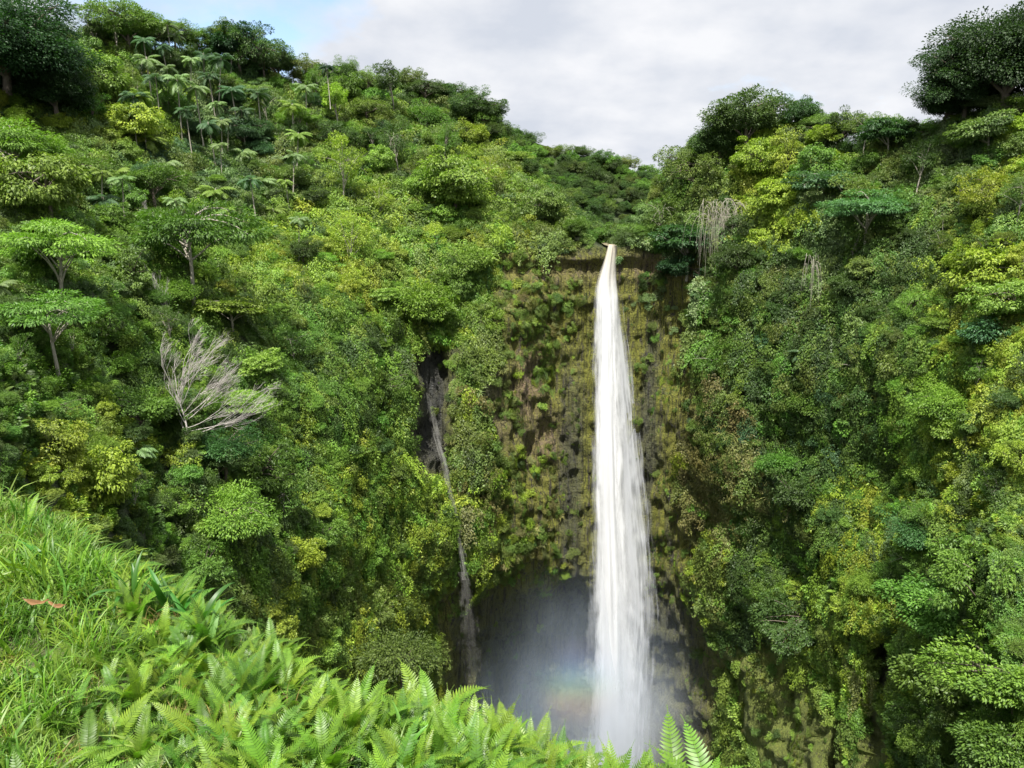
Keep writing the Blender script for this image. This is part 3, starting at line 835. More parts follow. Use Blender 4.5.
place('broadleaf_tree', 'fine', 918, 535, 28, (0.06, 0.14, 0.05), 'rounded fine-leaved tree above the dark wet chutes')
place('broadleaf_tree', 'fine', 756, 590, 16, 'M', 'small feathery tree above the mossy buttress')
place('broadleaf_tree', 'broad', 800, 620, 24, 'D', 'dark bush-like tree on top of the mossy buttress')
for (qx, qy, qr, c, lab) in ((935, 610, 38, 'M', 'glossy green tree above the dark hollow beside the chutes'), (985, 580, 40, 'M', 'glossy broad tree high in the dense lower corner wood'),
                             (950, 680, 40, 'M', 'glossy broad tree in the heart of the lower corner wood'), (1005, 680, 44, 'B', 'brighter glossy tree at the edge of the lower corner wood'),
                             (985, 745, 40, 'M', 'lowest glossy tree of the corner wood'), (915, 740, 26, 'G', 'yellowish small tree below the glossy corner wood')):
    place('broadleaf_tree', 'broad', qx, qy, qr, c, lab)

# palms of the grove and the palms scattered below it
def palm_lab(k): return 'tall palm with a slim trunk in the dark grove below the skyline'
place('palm_tree', 'palm', 331, 70, 11, (0.02, 0.05, 0.025), 'lone tall palm standing above the skyline', 'palm', None, 0, 7.5)
place('palm_tree', 'palm', 183, 84, 17, 'P', 'pale palm with a bare trunk, first of the pair in the grove', 'palm')
place('palm_tree', 'palm', 201, 88, 17, 'P', 'pale palm with a bare trunk, second of the pair, nearer the falls', 'palm', var=1)
for qx, qy in ((165, 52), (178, 38), (150, 66), (172, 70), (195, 62), (214, 74), (222, 96), (208, 56), (236, 86), (226, 60), (160, 84), (246, 104), (232, 118), (146, 50), (190, 112), (262, 92), (212, 128), (172, 30)):
    place('palm_tree', 'palm', qx, qy, rng.uniform(11, 14.5), random.choice('KKKP'), 'dark green palm crowded in the grove below the skyline', 'palm', 'palms of the skyline grove', int(rng.integers(3)))
for qx, qy, qr in ((108, 196, 20), (168, 165, 18), (218, 188, 18), (262, 178, 16), (285, 150, 15), (230, 214, 17), (150, 140, 16), (292, 108, 14), (160, 182, 15), (245, 152, 14), (275, 205, 15), (120, 170, 16), (300, 172, 14), (190, 205, 16)):
    place('palm_tree', 'low_palm', qx, qy, qr, random.choice('PPGK'), 'low pale palm with arching fronds on the slope below the grove', 'palm', 'low palms below the grove', int(rng.integers(2)))
for k in range(30):
    qx, qy = rng.uniform(95, 335), rng.uniform(75, 235)
    if qy < 60 + (qx - 200) * .25: continue
    key = random.choice(('palm', 'low_palm', 'palm'))
    place('palm_tree', key, qx, qy, rng.uniform(10, 15), random.choice('PPKG'), 'pale palm fronds among broadleaf trees on the slope between the grove and the dead tree', 'palm', 'palms scattered among the slope trees', int(rng.integers(2)))
place('palm_tree', 'low_palm', 150, 448, 20, 'P', 'tree fern with pale fronds beside the yellow shrubby tree', 'tree fern')
place('palm_tree', 'low_palm', 178, 442, 14, 'G', 'small yellowish tree fern at the foot of the dead tree', 'tree fern')

for qx in range(92, 500, 21):
    qy = float(np.interp(qx, [90, 130, 200, 250, 290, 330, 400, 480, 500], [28, 28, 40, 42, 68, 80, 84, 104, 120])) + rng.uniform(-5, 7)
    place('broadleaf_tree', random.choice(('dense', 'broad', 'dense', 'slender')), qx + rng.uniform(-6, 6), qy, rng.uniform(11, 17), random.choice('DDMO'), 'rounded green tree in the unbroken row along the skyline of the left-hand slope', 'tree', 'trees in the skyline row')
for k in range(34):
    qx = rng.uniform(85, 500); qy = float(np.interp(qx, [85, 200, 250, 330, 400, 500], [52, 66, 66, 104, 112, 150])) + rng.uniform(0, 60)
    key = random.choice(('dense', 'spire', 'broad', 'slender', 'open'))
    place('broadleaf_tree', key, qx, qy, rng.uniform(9, 15) * (.75 if key in ('spire', 'slender') else 1), random.choice('DDMKO'), 'tall dark tree in the dense wood just under the left-hand skyline', 'tree', 'tall trees under the left-hand skyline')
for qx in range(700, 935, 21):
    qy = float(np.interp(qx, [700, 745, 800, 860, 935], [160, 126, 122, 134, 130])) + rng.uniform(-3, 8)
    place('broadleaf_tree', random.choice(('dense', 'broad', 'slender')), qx + rng.uniform(-6, 6), qy, rng.uniform(10, 15), random.choice('DDOM'), 'rounded dark tree in the row along the skyline of the right-hand wall', 'tree', 'trees in the right-hand skyline row')

# ------------------------------------------------------------------ the rest of the wood
WORDS = {'D': 'dark green', 'M': 'mid-green', 'B': 'bright green', 'Y': 'yellow-green', 'P': 'pale green', 'O': 'olive', 'K': 'deep bluish green', 'R': 'brownish', 'G': 'golden green'}
KINDS = {'broad': ('broadleaf_tree', 'rounded broadleaf tree'), 'dense': ('broadleaf_tree', 'dense-crowned tree'), 'umbrella': ('spreading_tree', 'flat spreading tree'),
         'pale': ('pale_tree', 'large-leaved layered tree'), 'vine': ('broadleaf_tree', 'vine-draped tree'), 'slender': ('broadleaf_tree', 'slim upright tree'), 'open': ('broadleaf_tree', 'open airy tree'), 'spire': ('broadleaf_tree', 'tall narrow leafy tree'), 'fine': ('broadleaf_tree', 'feathery-leaved tree'),
         'low_palm': ('palm_tree', 'stemless palm')}
PREF = {'D': ('dense', 'broad', 'spire', 'slender', 'open'), 'M': ('broad', 'fine', 'open', 'spire', 'vine'), 'B': ('fine', 'broad', 'umbrella', 'open', 'spire'), 'Y': ('vine', 'spire', 'broad', 'open'), 'P': ('pale', 'open', 'umbrella', 'low_palm'),
        'O': ('vine', 'broad', 'slender', 'open', 'spire'), 'K': ('low_palm', 'dense', 'low_palm'), 'R': ('vine', 'slender'), 'G': ('vine', 'broad', 'pale')}
def where(px, py):
    if px < 470:
        if py < 130: return 'along the skyline by the palm grove' if px < 300 else 'along the skyline towards the falls'
        if py < 230: return 'on the slope below the palm grove' if px < 300 else 'on the shoulder above the narrow chute'
        if py < 340: return 'on the slope above the dead tree' if px < 250 else 'on the wall above the narrow chute'
        if px < 330: return 'around and below the dead tree'
        return 'on the wall beside the narrow chute'
    if px < 650: return 'around the lip of the falls'
    if py < 170: return 'along the skyline of the right-hand wall'
    if px < 760: return 'on the wall just right of the falls'
    if py < 330: return 'high on the right-hand wall'
    if py < 520: return 'halfway down the right-hand wall'
    return 'low on the right-hand wall by the wet chutes'

taken = []
def free(px, py, d):
    for q in taken:
        if (q[0] - px) ** 2 + (q[1] - py) ** 2 < d * d: return False
    return True
wT = visw * keep * (ROCKm < 0.3) * (CYm < 770) * np.abs((GX[1:, 1:] - GX[:-1, :-1]) * (GY[:-1, :-1] - GY[1:, 1:]))
wT = wT * (CXm > -60) * (CXm < 1090)
tx, ty = sample(9000, wT)
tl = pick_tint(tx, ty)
n_ind, mass = 0, []
for k in range(len(tx)):
    near = 34 if n_ind < 205 else 16
    if not free(tx[k], ty[k], near): continue
    edge = sky[np.searchsorted(gx, tx[k]).clip(0, len(gx) - 1)]
    if 392 < tx[k] < 472 and 330 < ty[k] < 520: continue
    if 466 < tx[k] < 562 and 355 < ty[k] < 460: continue
    if 464 < tx[k] < 700 and ty[k] > 255 and random.random() < .6: continue
    if 448 < tx[k] - (ty[k] - 500) * .13 < 470 and ty[k] > 480: continue
    if 392 < tx[k] < 500 and ty[k] > 585: continue
    if 700 < tx[k] < 862 and ty[k] > 640 and random.random() < .85: continue
    if tl[k] == 'R' and random.random() < .7: continue
    key = random.choice(PREF[tl[k]])
    P, N = ground(tx[k:k+1], ty[k:k+1]); d = project(P[0])[2]
    if 690 < tx[k] < 770 and 380 < ty[k] < 560 and random.random() < .7: continue
    if n_ind < 205:
        rad = rng.uniform(14, 25) * d / F
        if ty[k] - edge < 30: rad = min(rad, 17 * d / F)
        if key in ('low_palm',): rad *= 0.75
        if key in ('slender', 'spire'): rad *= 0.62
        nm, wd = KINDS[key]
        ph = where(tx[k], ty[k])
        make_tree(nm, key, P[0] - np.array([0, 0, 0.4]) - np.array([0, 0, SPECIES[key][0][2] * rad * rng.uniform(-.05, .36)]), rad, rng.uniform(0, 6.28), TINT[tl[k]],
                  '%s %s %s' % (WORDS[tl[k]], wd, ph), 'palm' if key == 'low_palm' else 'tree', '%s %ss %s' % (WORDS[tl[k]], wd, ph))
        n_ind += 1
    else:
        rad = rng.uniform(7, 14) * d / F
        mass.append((P[0], rad * (.65 if key == 'spire' else 1), key if key != 'low_palm' else 'vine', tl[k]))
    taken.append((tx[k], ty[k]))
print('individual trees', n_ind, 'mass', len(mass))

# smaller trees of the wood, the plateau behind the rims and the far ridge: one mass
FK = [k for k in SPECIES if k not in ('palm', 'grand')]
TREE_MESH, TREE_AT = [], {}
for key in FK:
    TREE_AT[key] = []
    for cm, tm, h in SPECIES[key][:3]:
        me = cm.copy(); me.materials.clear(); me.materials.append(LEAF_I)
        TREE_AT[key].append(len(TREE_MESH)); TREE_MESH.append(me)
pts, scl, ids, tl2 = [], [], [], []
for p, rad, key, c in mass:
    pts.append(p + np.array([0, 0, rad * rng.uniform(.5, 1.7)])); scl.append(rad); ids.append(random.choice(TREE_AT[key])); tl2.append(c)
scatter('mixed_forest', np.array(pts), np.stack([0 * np.array(scl), 0 * np.array(scl), rng.uniform(0, 6.28, len(scl))], -1), scl, ids, tints_of(tl2), TREE_MESH,
        'smaller trees filling the wood on both gorge walls')
# far ridge
nr = 1500
i = (rng.random(nr) ** 0.8 * 59).astype(int); j = rng.integers(0, len(rx), nr)
p = RP[i, j] + rng.normal(0, 1.5, (nr, 3)) * np.array([1, 1, 0.2])
sc = rng.uniform(2.6, 5.0, nr)
lt = [random.choice('DDDDOM') for _ in range(nr)]
scatter('distant_forest', p + np.array([0, 0, 1]) * sc[:, None] * 0.7, np.stack([0 * sc, 0 * sc, rng.uniform(0, 6.28, nr)], -1), sc,
        [random.choice(TREE_AT[random.choice(('dense', 'broad', 'dense', 'slender', 'fine'))]) for _ in range(nr)], tints_of(lt) * 0.95, TREE_MESH, 'distant forest covering the dark ridge behind the lip')
# trees behind both rims, seen only as gaps in the skyline
npl = 500
j = rng.integers(30, len(gx) - 30, npl)
p = GP[-1, j] + back[j] * rng.uniform(1, 40, npl)[:, None]
ok = np.abs(gx[j] - 612) > 10
p = p[ok]; sc = rng.uniform(2.5, 4.5, len(p)); 
scatter('rim_forest', p + np.array([0, 0, 1]) * (sc * 0.2)[:, None], np.stack([0 * sc, 0 * sc, rng.uniform(0, 6.28, len(p))], -1), sc,
        [random.choice(TREE_AT[random.choice(('dense', 'broad', 'fine', 'vine'))]) for _ in p], tints_of([random.choice('DDOM') for _ in p]), TREE_MESH, 'forest along the rim of the gorge behind the skyline trees')

# ------------------------------------------------------------------ bare trees and hanging dead vines
def dead_tree(px, py, size, lean, seed, label, name='dead_tree', mat=BARK_DEAD, depth=6, fan=0.5):
    rs_ = np.random.default_rng(seed)
    P, N = ground(np.array([px]), np.array([py])); base = P[0]
    root = empty(name, base - np.array([0, 0, 0.3]))
    tr, br = MB(), MB()
    tp = np.array([[0, 0, 0], [0.02, 0, .18], [0.0, .0, .34], [-.04, 0, .52], [-.10, 0.0, .70]]) * size
    tr.tube(tp, np.linspace(0.014, 0.007, 5) * size, 8)
    def grow(p, d, l_, r_, lev):
        k = 5; tt = np.linspace(0, 1, k)
        sag = rs_.normal(0, 0.10, 3)
        pts = p + np.outer(tt, d) * l_ + np.outer(tt ** 2, sag + np.array([0, 0, 0.18])) * l_
        br.tube(pts, np.linspace(r_, r_ * 0.55, k), 5 if lev < 2 else 4)
        if lev >= depth: return
        for q in range(3 if lev < 3 else 3):
            t = rs_.uniform(0.35, 1.0); s = pts[min(int(t * (k - 1) + 0.5), k - 1)]
            nd = unit(d + rs_.normal(0, 0.27, 3) + np.array([lean * 0.25, 0, 0.14]))
            grow(s, nd, l_ * rs_.uniform(0.50, 0.74), r_ * 0.62, lev + 1)
    nb = 13
    for q in range(nb):
        f = q / (nb - 1)
        s = tp[0] * 0 + np.array([np.interp(0.12 + f * .55, [0, .18, .34, .52, .70], tp[:, a]) for a in range(3)])
        ang = R(-4 + 80 * f) if q % 4 else R(122 - 25 * f)
        d = np.array([math.cos(ang) * lean, rs_.uniform(-.45, .25), math.sin(ang)])
        grow(s, unit(d), size * rs_.uniform(0.36, 0.52) * (1.05 if q % 4 else 0.7), 0.0052 * size, 1)
    link('trunk', tr.mesh('trunk', mat, True), root)
    link('branches', br.mesh('branches', mat, True), root)
    return tag(root, label, 'dead tree')

dead_tree(176, 452, 11.0, 1.0, 4, 'large bare dead tree with pale branches fanning towards the falls')
dead_tree(152, 228, 5.0, -0.6, 8, 'small bare grey tree above the flat-topped tree', depth=4)
dead_tree(160, 330, 6.0, -0.4, 19, 'bare twiggy tree just above the large dead tree', depth=4)

VINE_DRY = bark_mat('dry_vine', (0.20, 0.18, 0.14), (0.40, 0.37, 0.31))
def hanging_vines(px, py, wpx, hpx, n, label):
    P, N = ground(np.array([px]), np.array([py])); d = project(P[0])[2]; u = d / F
    base = P[0] + N[0] * 3.5 + np.array([0, -4.0, 0.5])
    m = MB()
    for k in range(n * 2):
        x0 = rng.normal(0, wpx * .34) * u; sp = rng.normal(0, wpx * .28) * u; l_ = hpx * u * rng.uniform(.35, 1.0); y0 = rng.uniform(-.8, .4)
        s = np.linspace(0, 1, 10)
        wig = np.cumsum(rng.normal(0, .05, 10))
        pts = np.stack([x0 + sp * np.sin(s * 1.5) + wig, y0 - 1.2 * np.sin(s * 1.6) + rng.normal(0, .05, 10), hpx * u * .16 * rng.uniform(-1.2, .8) + hpx * u * .06 * np.sin(s * 3.1) - l_ * s ** 1.7], -1)
        m.tube(pts, np.linspace(.042, .014, 10) * rng.uniform(.5, 1.3), 4)
    o = link('hanging_vines', m.mesh('hanging_vines', VINE_DRY, True)); o.location = base
    return tag(o, label, 'vines')
hanging_vines(728, 212, 34, 62, 60, 'grey dead vines hanging like hair from a tree right of the lip')
hanging_vines(812, 266, 10, 44, 9, 'narrow grey strand of dead vines in the shade high on the right-hand wall')

# ------------------------------------------------------------------ water
def water_mat(name, white, edge, dens, streak, lip=None, fray=1.0, thin=0.0):
    """aerated water: opaque white strands, see-through between them; u across, v down in 'ua','va' attributes"""
    t = NT(name)
    ua = t.attr('ua').outputs['Fac']; va = t.attr('va').outputs['Fac']; off = t.attr('off').outputs['Fac']
    cmb = t.n('ShaderNodeCombineXYZ'); t.l(t.math('ADD', t.math('MULTIPLY', ua, streak), off), cmb.inputs[0]); t.l(t.math('MULTIPLY', va, 7.0), cmb.inputs[1]); t.l(off, cmb.inputs[2])
    n1 = t.noise(cmb.outputs[0], 1.0, 5, 0.62)
    cmb2 = t.n('ShaderNodeCombineXYZ'); t.l(t.math('ADD', t.math('MULTIPLY', ua, streak * .35), off), cmb2.inputs[0]); t.l(t.math('MULTIPLY', va, 17.0), cmb2.inputs[1]); t.l(off, cmb2.inputs[2])
    n2 = t.noise(cmb2.outputs[0], 1.0, 3, 0.55)
    ed = t.math('SUBTRACT', 1.0, t.math('ABSOLUTE', t.math('SUBTRACT', t.math('MULTIPLY', ua, 2.0), 1.0)))   # 0 at the edges
    nn = t.math('ADD', t.math('MULTIPLY', n1, 0.65), t.math('MULTIPLY', n2, 0.35))
    body = t.math('ADD', t.math('MULTIPLY', ed, edge), t.math('MULTIPLY', t.math('SUBTRACT', nn, 0.5), fray))
    al = t.n('ShaderNodeMapRange', interpolation_type='SMOOTHSTEP'); al.inputs[1].default_value = 0.0 + thin; al.inputs[2].default_value = 0.55 + thin; t.l(body, al.inputs[0])
    a = t.math('MULTIPLY', al.outputs[0], dens, True)
    fade = t.attr('fade').outputs['Fac']
    a = t.math('MULTIPLY', a, fade, True)
    col = t.mix(t.ramp(nn, [(0.32, 0.0), (0.62, 1.0)]), tuple(0.80 * w for w in white), white)
    if lip: col = t.mix(t.ramp(va, [(0.0, 1.0), (0.10, 0.0)]), col, lip)
    df = t.n('ShaderNodeBsdfDiffuse'); t.l(col, df.inputs[0])
    tl_ = t.n('ShaderNodeBsdfTranslucent'); t.l(col, tl_.inputs[0])
    b = t.n('ShaderNodeBump', i_Strength=0.25, i_Distance=0.5); t.l(nn, b.inputs['Height']); t.l(b.outputs[0], df.inputs['Normal'])
    mx = t.n('ShaderNodeMixShader'); mx.inputs[0].default_value = 0.3; t.l(df.outputs[0], mx.inputs[1]); t.l(tl_.outputs[0], mx.inputs[2])
    tp = t.n('ShaderNodeBsdfTransparent')
    m2 = t.n('ShaderNodeMixShader'); t.l(a, m2.inputs[0]); t.l(tp.outputs[0], m2.inputs[1]); t.l(mx.outputs[0], m2.inputs[2])
    return t.out(m2.outputs[0])

def fall_sheet(name, prof, yfun, bulge, mat, parent, off, fade=None, nu=28, nv=260, z0=None):
    """a curved curtain of water; prof rows: (py, left px, right px)"""
    pr = np.array(prof, float)
    py = np.linspace(pr[0, 0], pr[-1, 0], nv)
    lf = pchip(pr[:, 0], pr[:, 1], py); rt_ = pchip(pr[:, 0], pr[:, 2], py)
    u = np.linspace(0, 1, nu)
    V = np.broadcast_to((py[:, None] - py[0]) / (py[-1] - py[0]), (nv, nu)); U = np.broadcast_to(u[None], (nv, nu))
    wob = (vnoise(np.stack([U * 4 + off, V * 14, 0 * U], -1), 61) + vnoise(np.stack([U * 4 + off, V * 40, 0 * U], -1), 64) * .7) * 1.6
    PX = lf[:, None] + (rt_ - lf)[:, None] * U + wob * sstep(.3, 0, np.minimum(U, 1 - U)) * V
    Y = yfun(V) - bulge * (1 - (2 * U - 1) ** 2) * (0.35 + 0.65 * V) + 0.35 * vnoise(np.stack([U * 9 + off, V * 5, 0 * U], -1), 62)
    Pw = at(PX, np.broadcast_to(py[:, None], PX.shape), Y)
    me = grid_mesh(name, Pw, mat)
    attr(me, 'ua', U); attr(me, 'va', V); attr(me, 'off', np.full(U.size, off))
    attr(me, 'fade', np.ones(U.size) if fade is None else fade(V) * np.ones_like(U))
    return link(name, me, parent)

WATER_CORE = water_mat('falling_water', (0.78, 0.79, 0.81), 1.0, 1.0, 6.0, lip=(0.54, 0.49, 0.40), fray=1.5)
WATER_VEIL = water_mat('water_veil', (0.70, 0.72, 0.76), 1.0, 0.66, 13.0, fray=2.2, thin=0.14)
WATER_THIN = water_mat('thin_water', (0.62, 0.61, 0.58), 0.62, 0.24, 5.0, fray=2.8, thin=0.06)
falls = empty('waterfall', at(612, 735, 186))
tag(falls, 'tall white waterfall plunging over the mossy cliff into the gorge', 'waterfall')
def free_part(o):
    o.matrix_parent_inverse = Matrix.Translation(-falls.location); return o
yf = lambda V: 192.0 - 6.0 * V ** 0.55
CORE = [(244.5, 607, 617), (252, 605, 617), (262, 602, 617), (275, 597.5, 617.5), (290, 594, 619), (320, 593, 620), (350, 592, 622), (400, 591.5, 624), (450, 591, 627), (520, 591, 630), (600, 591, 635), (660, 590, 638), (700, 589, 640), (800, 588, 640)]
free_part(fall_sheet('main_stream', CORE, yf, 2.4, WATER_CORE, falls, 0.0, fade=lambda V: sstep(-0.004, .012, V) * (1 - .4 * sstep(.45, 1, V))))
inner = [(a, b + (c - b) * .12, c - (c - b) * .22) for a, b, c in CORE]
free_part(fall_sheet('inner_stream', inner, lambda V: yf(V) - 0.9, 2.2, WATER_CORE, falls, 3.7, fade=lambda V: 1 - .35 * sstep(.5, 1, V)))
VEIL = [(285, 608, 621), (320, 604, 626), (350, 602, 631), (400, 600, 636), (450, 600, 641), (520, 602, 646), (570, 604, 651), (620, 604, 653), (680, 600, 651), (800, 596, 648)]
free_part(fall_sheet('veil', VEIL, lambda V: yf(V) + 1.0 - 0 * V, 1.0, WATER_VEIL, falls, 8.1, fade=lambda V: sstep(0, .12, V)))
VEIL2 = [(330, 612, 631), (400, 612, 640), (480, 614, 648), (560, 616, 656), (640, 616, 660), (800, 610, 656)]
free_part(fall_sheet('veil', VEIL2, lambda V: yf(V) + 2.4, 0.6, WATER_VEIL, falls, 14.4, fade=lambda V: 0.95 * (1 - .5 * V) * sstep(0, .2, V)))
VEIL3 = [(420, 586, 620), (520, 585, 630), (600, 583, 640), (680, 580, 650), (800, 576, 654)]
free_part(fall_sheet('veil', VEIL3, lambda V: yf(V) - 1.6 - V, 1.5, WATER_VEIL, falls, 21.3, fade=lambda V: (0.15 + 0.5 * V) * sstep(0, .3, V)))

thin = empty('thin_waterfall', at(470, 650, 176))
tag(thin, 'thin side waterfall trickling down a narrow chute beside the tall falls', 'waterfall')
o = fall_sheet('trickle', [(395, 424, 432), (440, 433, 442), (470, 441, 450), (500, 448, 456), (540, 455, 463), (580, 460, 469)], lambda V: 172.0 - 6.0 * V, 0.4, WATER_THIN, thin, 2.2, fade=lambda V: sstep(-.05, .25, V))
o.matrix_parent_inverse = Matrix.Translation(-thin.location)
o = fall_sheet('falling_spray', [(572, 458, 469), (600, 458, 475), (640, 458, 481), (690, 458, 486)], lambda V: 165.8 + 0 * V, 0.8, WATER_THIN, thin, 5.5, fade=lambda V: 0.55 * (1 - V) ** 0.8)
o.matrix_parent_inverse = Matrix.Translation(-thin.location)

# plunge pool and the stream above the lip
t = NT('pool_water')
pb = t.n('ShaderNodeBsdfPrincipled', i_Roughness=0.12); pb.inputs['Base Color'].default_value = (0.045, 0.065, 0.075, 1); pb.inputs['IOR'].default_value = 1.33
b = t.n('ShaderNodeBump', i_Strength=0.6, i_Distance=0.4); t.l(t.noise(t.mapping((1, 1, 1)), 0.6, 5, 0.6), b.inputs['Height']); t.l(b.outputs[0], pb.inputs['Normal'])
POOL = t.out(pb.outputs[0])
m = MB(); m.add([(-110, 60, -146), (150, 60, -146), (150, 260, -146), (-110, 260, -146)], [[0, 1, 2, 3]])
tag(link('pool_water', m.mesh('pool_water', POOL)), 'dark plunge pool at the foot of the falls', kind='structure')
ks = np.linspace(0, 1, 30)
sx = at(612, 246.5, 193.2)[0] + 6 * np.sin(ks * 3) * ks; sy = 193.0 + 70 * ks; sz_ = at(612, 246.2, 193)[2] + 0.15 + 1.2 * ks
W_ = 1.25 + 1.0 * ks
Pst = np.stack([np.stack([sx - W_, sy, sz_], -1), np.stack([sx + W_, sy, sz_], -1)], 1)
t = NT('stream_water')
pb = t.n('ShaderNodeBsdfPrincipled', i_Roughness=0.2); pb.inputs['Base Color'].default_value = (0.30, 0.25, 0.17, 1)
tag(link('stream_water', grid_mesh('stream_water', Pst, t.out(pb.outputs[0]))), 'stream running to the lip of the falls', kind='structure')

# ------------------------------------------------------------------ mist in the gorge
def mist(name, c, r, dens, color, label, seed=0.0, scale=0.05, rainbow=False):
    bm_ = MB()
    nu, nv = 32, 16
    th = np.linspace(0, math.pi, nv)[:, None]; ph = np.linspace(0, 2 * math.pi, nu)[None]
    Pm = np.stack([np.sin(th) * np.cos(ph) * r[0], np.sin(th) * np.sin(ph) * r[1], np.cos(th) * np.ones_like(ph) * r[2]], -1)
    t = NT(name)
    tc = t.n('ShaderNodeTexCoord')
    mp = t.n('ShaderNodeMapping'); mp.inputs['Scale'].default_value = (1 / r[0], 1 / r[1], 1 / r[2]); t.l(tc.outputs['Object'], mp.inputs[0])
    ln = t.n('ShaderNodeVectorMath', operation='LENGTH'); t.l(mp.outputs[0], ln.inputs[0])
    fall = t.n('ShaderNodeMapRange', interpolation_type='SMOOTHERSTEP'); fall.inputs[1].default_value = 1.0; fall.inputs[2].default_value = 0.0
    t.l(ln.outputs['Value'], fall.inputs[0])
    nz = t.noise(t.mapping((1, 1, 0.5), (seed, 0, 0)), scale, 3, 0.55)
    d = t.math('MULTIPLY', fall.outputs[0], t.math('MULTIPLY', t.ramp(nz, [(0.34, 0.12), (0.66, 1.0)]), dens))
    pv = t.n('ShaderNodeVolumePrincipled'); pv.inputs['Color'].default_value = (*color, 1); pv.inputs['Anisotropy'].default_value = 0.0
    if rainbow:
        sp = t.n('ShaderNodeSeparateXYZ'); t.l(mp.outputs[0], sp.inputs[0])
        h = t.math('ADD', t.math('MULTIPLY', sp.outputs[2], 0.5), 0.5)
        t.l(t.ramp(h, [(0.15, (0.95, 0.50, 0.40)), (0.34, (0.95, 0.72, 0.42)), (0.46, (0.6, 0.9, 0.55)), (0.58, (0.40, 0.75, 0.95)), (0.72, (0.40, 0.48, 0.98)), (0.86, (0.72, 0.55, 0.95))]), pv.inputs['Color'])  # rainbow bands painted into the scatter colour by height
    t.l(d, pv.inputs['Density'])
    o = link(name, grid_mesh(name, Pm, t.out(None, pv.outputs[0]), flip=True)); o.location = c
    return tag(o, label, None, None, 'stuff')
mist('mist', at(562, 682, 187), (42, 17, 40), 0.030, (0.68, 0.81, 1.0), 'blue-grey spray drifting at the foot of the falls')
mist('mist', at(622, 725, 183), (24, 13, 26), 0.065, (0.84, 0.90, 1.0), 'dense spray where the falls hit the pool', 7.0)
mist('rainbow', at(578, 682, 178), (14, 6, 15), 0.075, (1, 1, 1), 'faint rainbow painted into the spray beside the falls', 3.0, rainbow=True)

# ------------------------------------------------------------------ the grassy edge in front
EDGE = [(-420, 452, 9.0), (-150, 458, 8.6), (0, 470, 8.0), (80, 500, 7.2), (150, 532, 6.4), (230, 572, 5.4), (330, 622, 4.7), (450, 652, 4.3), (560, 686, 4.0), (650, 707, 3.8), (760, 736, 3.6), (900, 772, 3.45), (1200, 830, 3.3)]
ea = np.array(EDGE, float)
eP = at(ea[:, 0], ea[:, 1], ea[:, 2])
e_az = np.arctan2(eP[:, 0], eP[:, 1]); e_r = np.hypot(eP[:, 0], eP[:, 1]); e_z = eP[:, 2] - np.interp(ea[:, 0], [0, 150, 330, 560], [0.22, 0.26, 0.32, 0.34])
def slope_z(x, y):
    az = np.arctan2(x, y); r = np.hypot(x, y)
    rc = pchip(e_az, e_r, az); zc = pchip(e_az, e_z, az)
    k = r - rc + 0.25
    drop = np.tan(R(44)) * 0.35 * np.log1p(np.exp(np.clip(k / 0.35, -30, 60))) * (k < 18) + (k >= 18) * (np.tan(R(44)) * k)
    rise = np.where(r < rc, (rc - r) * 0.02, 0)
    nz = 0.07 * vnoise(np.stack([x * 0.9, y * 0.9, 0 * x], -1), 77) + 0.03 * vnoise(np.stack([x * 3, y * 3, 0 * x], -1), 78)
    return zc + rise - drop + nz
azs = np.linspace(-math.pi, math.pi, 241)[:, None]
rs2 = np.concatenate([np.linspace(0.02, 12, 70), np.geomspace(12.5, 90, 40)])[None]
X = np.sin(azs) * rs2; Yq = np.cos(azs) * rs2
Zq = slope_z(X, Yq)
behind_ = sstep(0.9, 1.5, np.abs(azs))
Zq = Zq * (1 - behind_) + behind_ * (-2.9 + 0.1 * np.minimum(rs2, 30))
t = NT('grassy_soil')
pb = t.n('ShaderNodeBsdfPrincipled', i_Roughness=0.95)
t.l(t.mix(t.noise(t.mapping((1, 1, 1)), 6, 5, 0.7), (0.03, 0.035, 0.012), (0.075, 0.09, 0.025)), pb.inputs['Base Color'])
GS = t.out(pb.outputs[0])
gs = link('grass_slope', grid_mesh('grass_slope', np.stack([X, Yq, Zq], -1), GS, flip=True))
tag(gs, 'grassy slope at the edge of the gorge', kind='structure')

def fore_points(n, rmax, az0=-52, az1=46, over=0.9, rmin=1.6):
    az = R(1) * rng.uniform(az0, az1, n * 2); rc = pchip(e_az, e_r, az)
    r = np.sqrt(rng.random(n * 2) * (np.minimum(rc + over, rmax) ** 2 - rmin ** 2) + rmin ** 2)
    x, y = np.sin(az) * r, np.cos(az) * r
    return np.stack([x, y, slope_z(x, y)], -1)[:n], (r - rc)[:n]

GT = {'a': (0.110, 0.203, 0.021), 'b': (0.152, 0.238, 0.026), 'c': (0.074, 0.155, 0.020), 'd': (0.17, 0.24, 0.06), 'e': (0.22, 0.17, 0.07)}
def gt(n, letters, var=.14):
    T = np.array([GT[random.choice(letters)] for _ in range(n)])
    return T * (1 + rng.uniform(-var, var, (n, 1)))
GRASS = [tuft(36, 0.34, 0.0046, FERN_I, 0.45, 0.8, 'grass_tuft', 4, 0.10) for _ in range(4)] + [tuft(18, 0.34, 0.009, FERN_I, 0.55, 0.9, 'grass_tuft', 4, 0.08) for _ in range(3)]
n = 8500
P, e = fore_points(n, 30, over=0.6)
px, py, _ = project(P)
fernish = sstep(20, 190, px + (py - 640) * 0.55)
k = rng.random(n) > 0.75 * fernish
P, px, py, fe = P[k], px[k], py[k], fernish[k]; n = len(P)
sc = (0.5 + 0.9 * rng.random(n) ** 2) * (1 - 0.35 * fe) * (1 + 0.35 * vnoise(P * np.array([1.6, 1.6, 0]), 90))
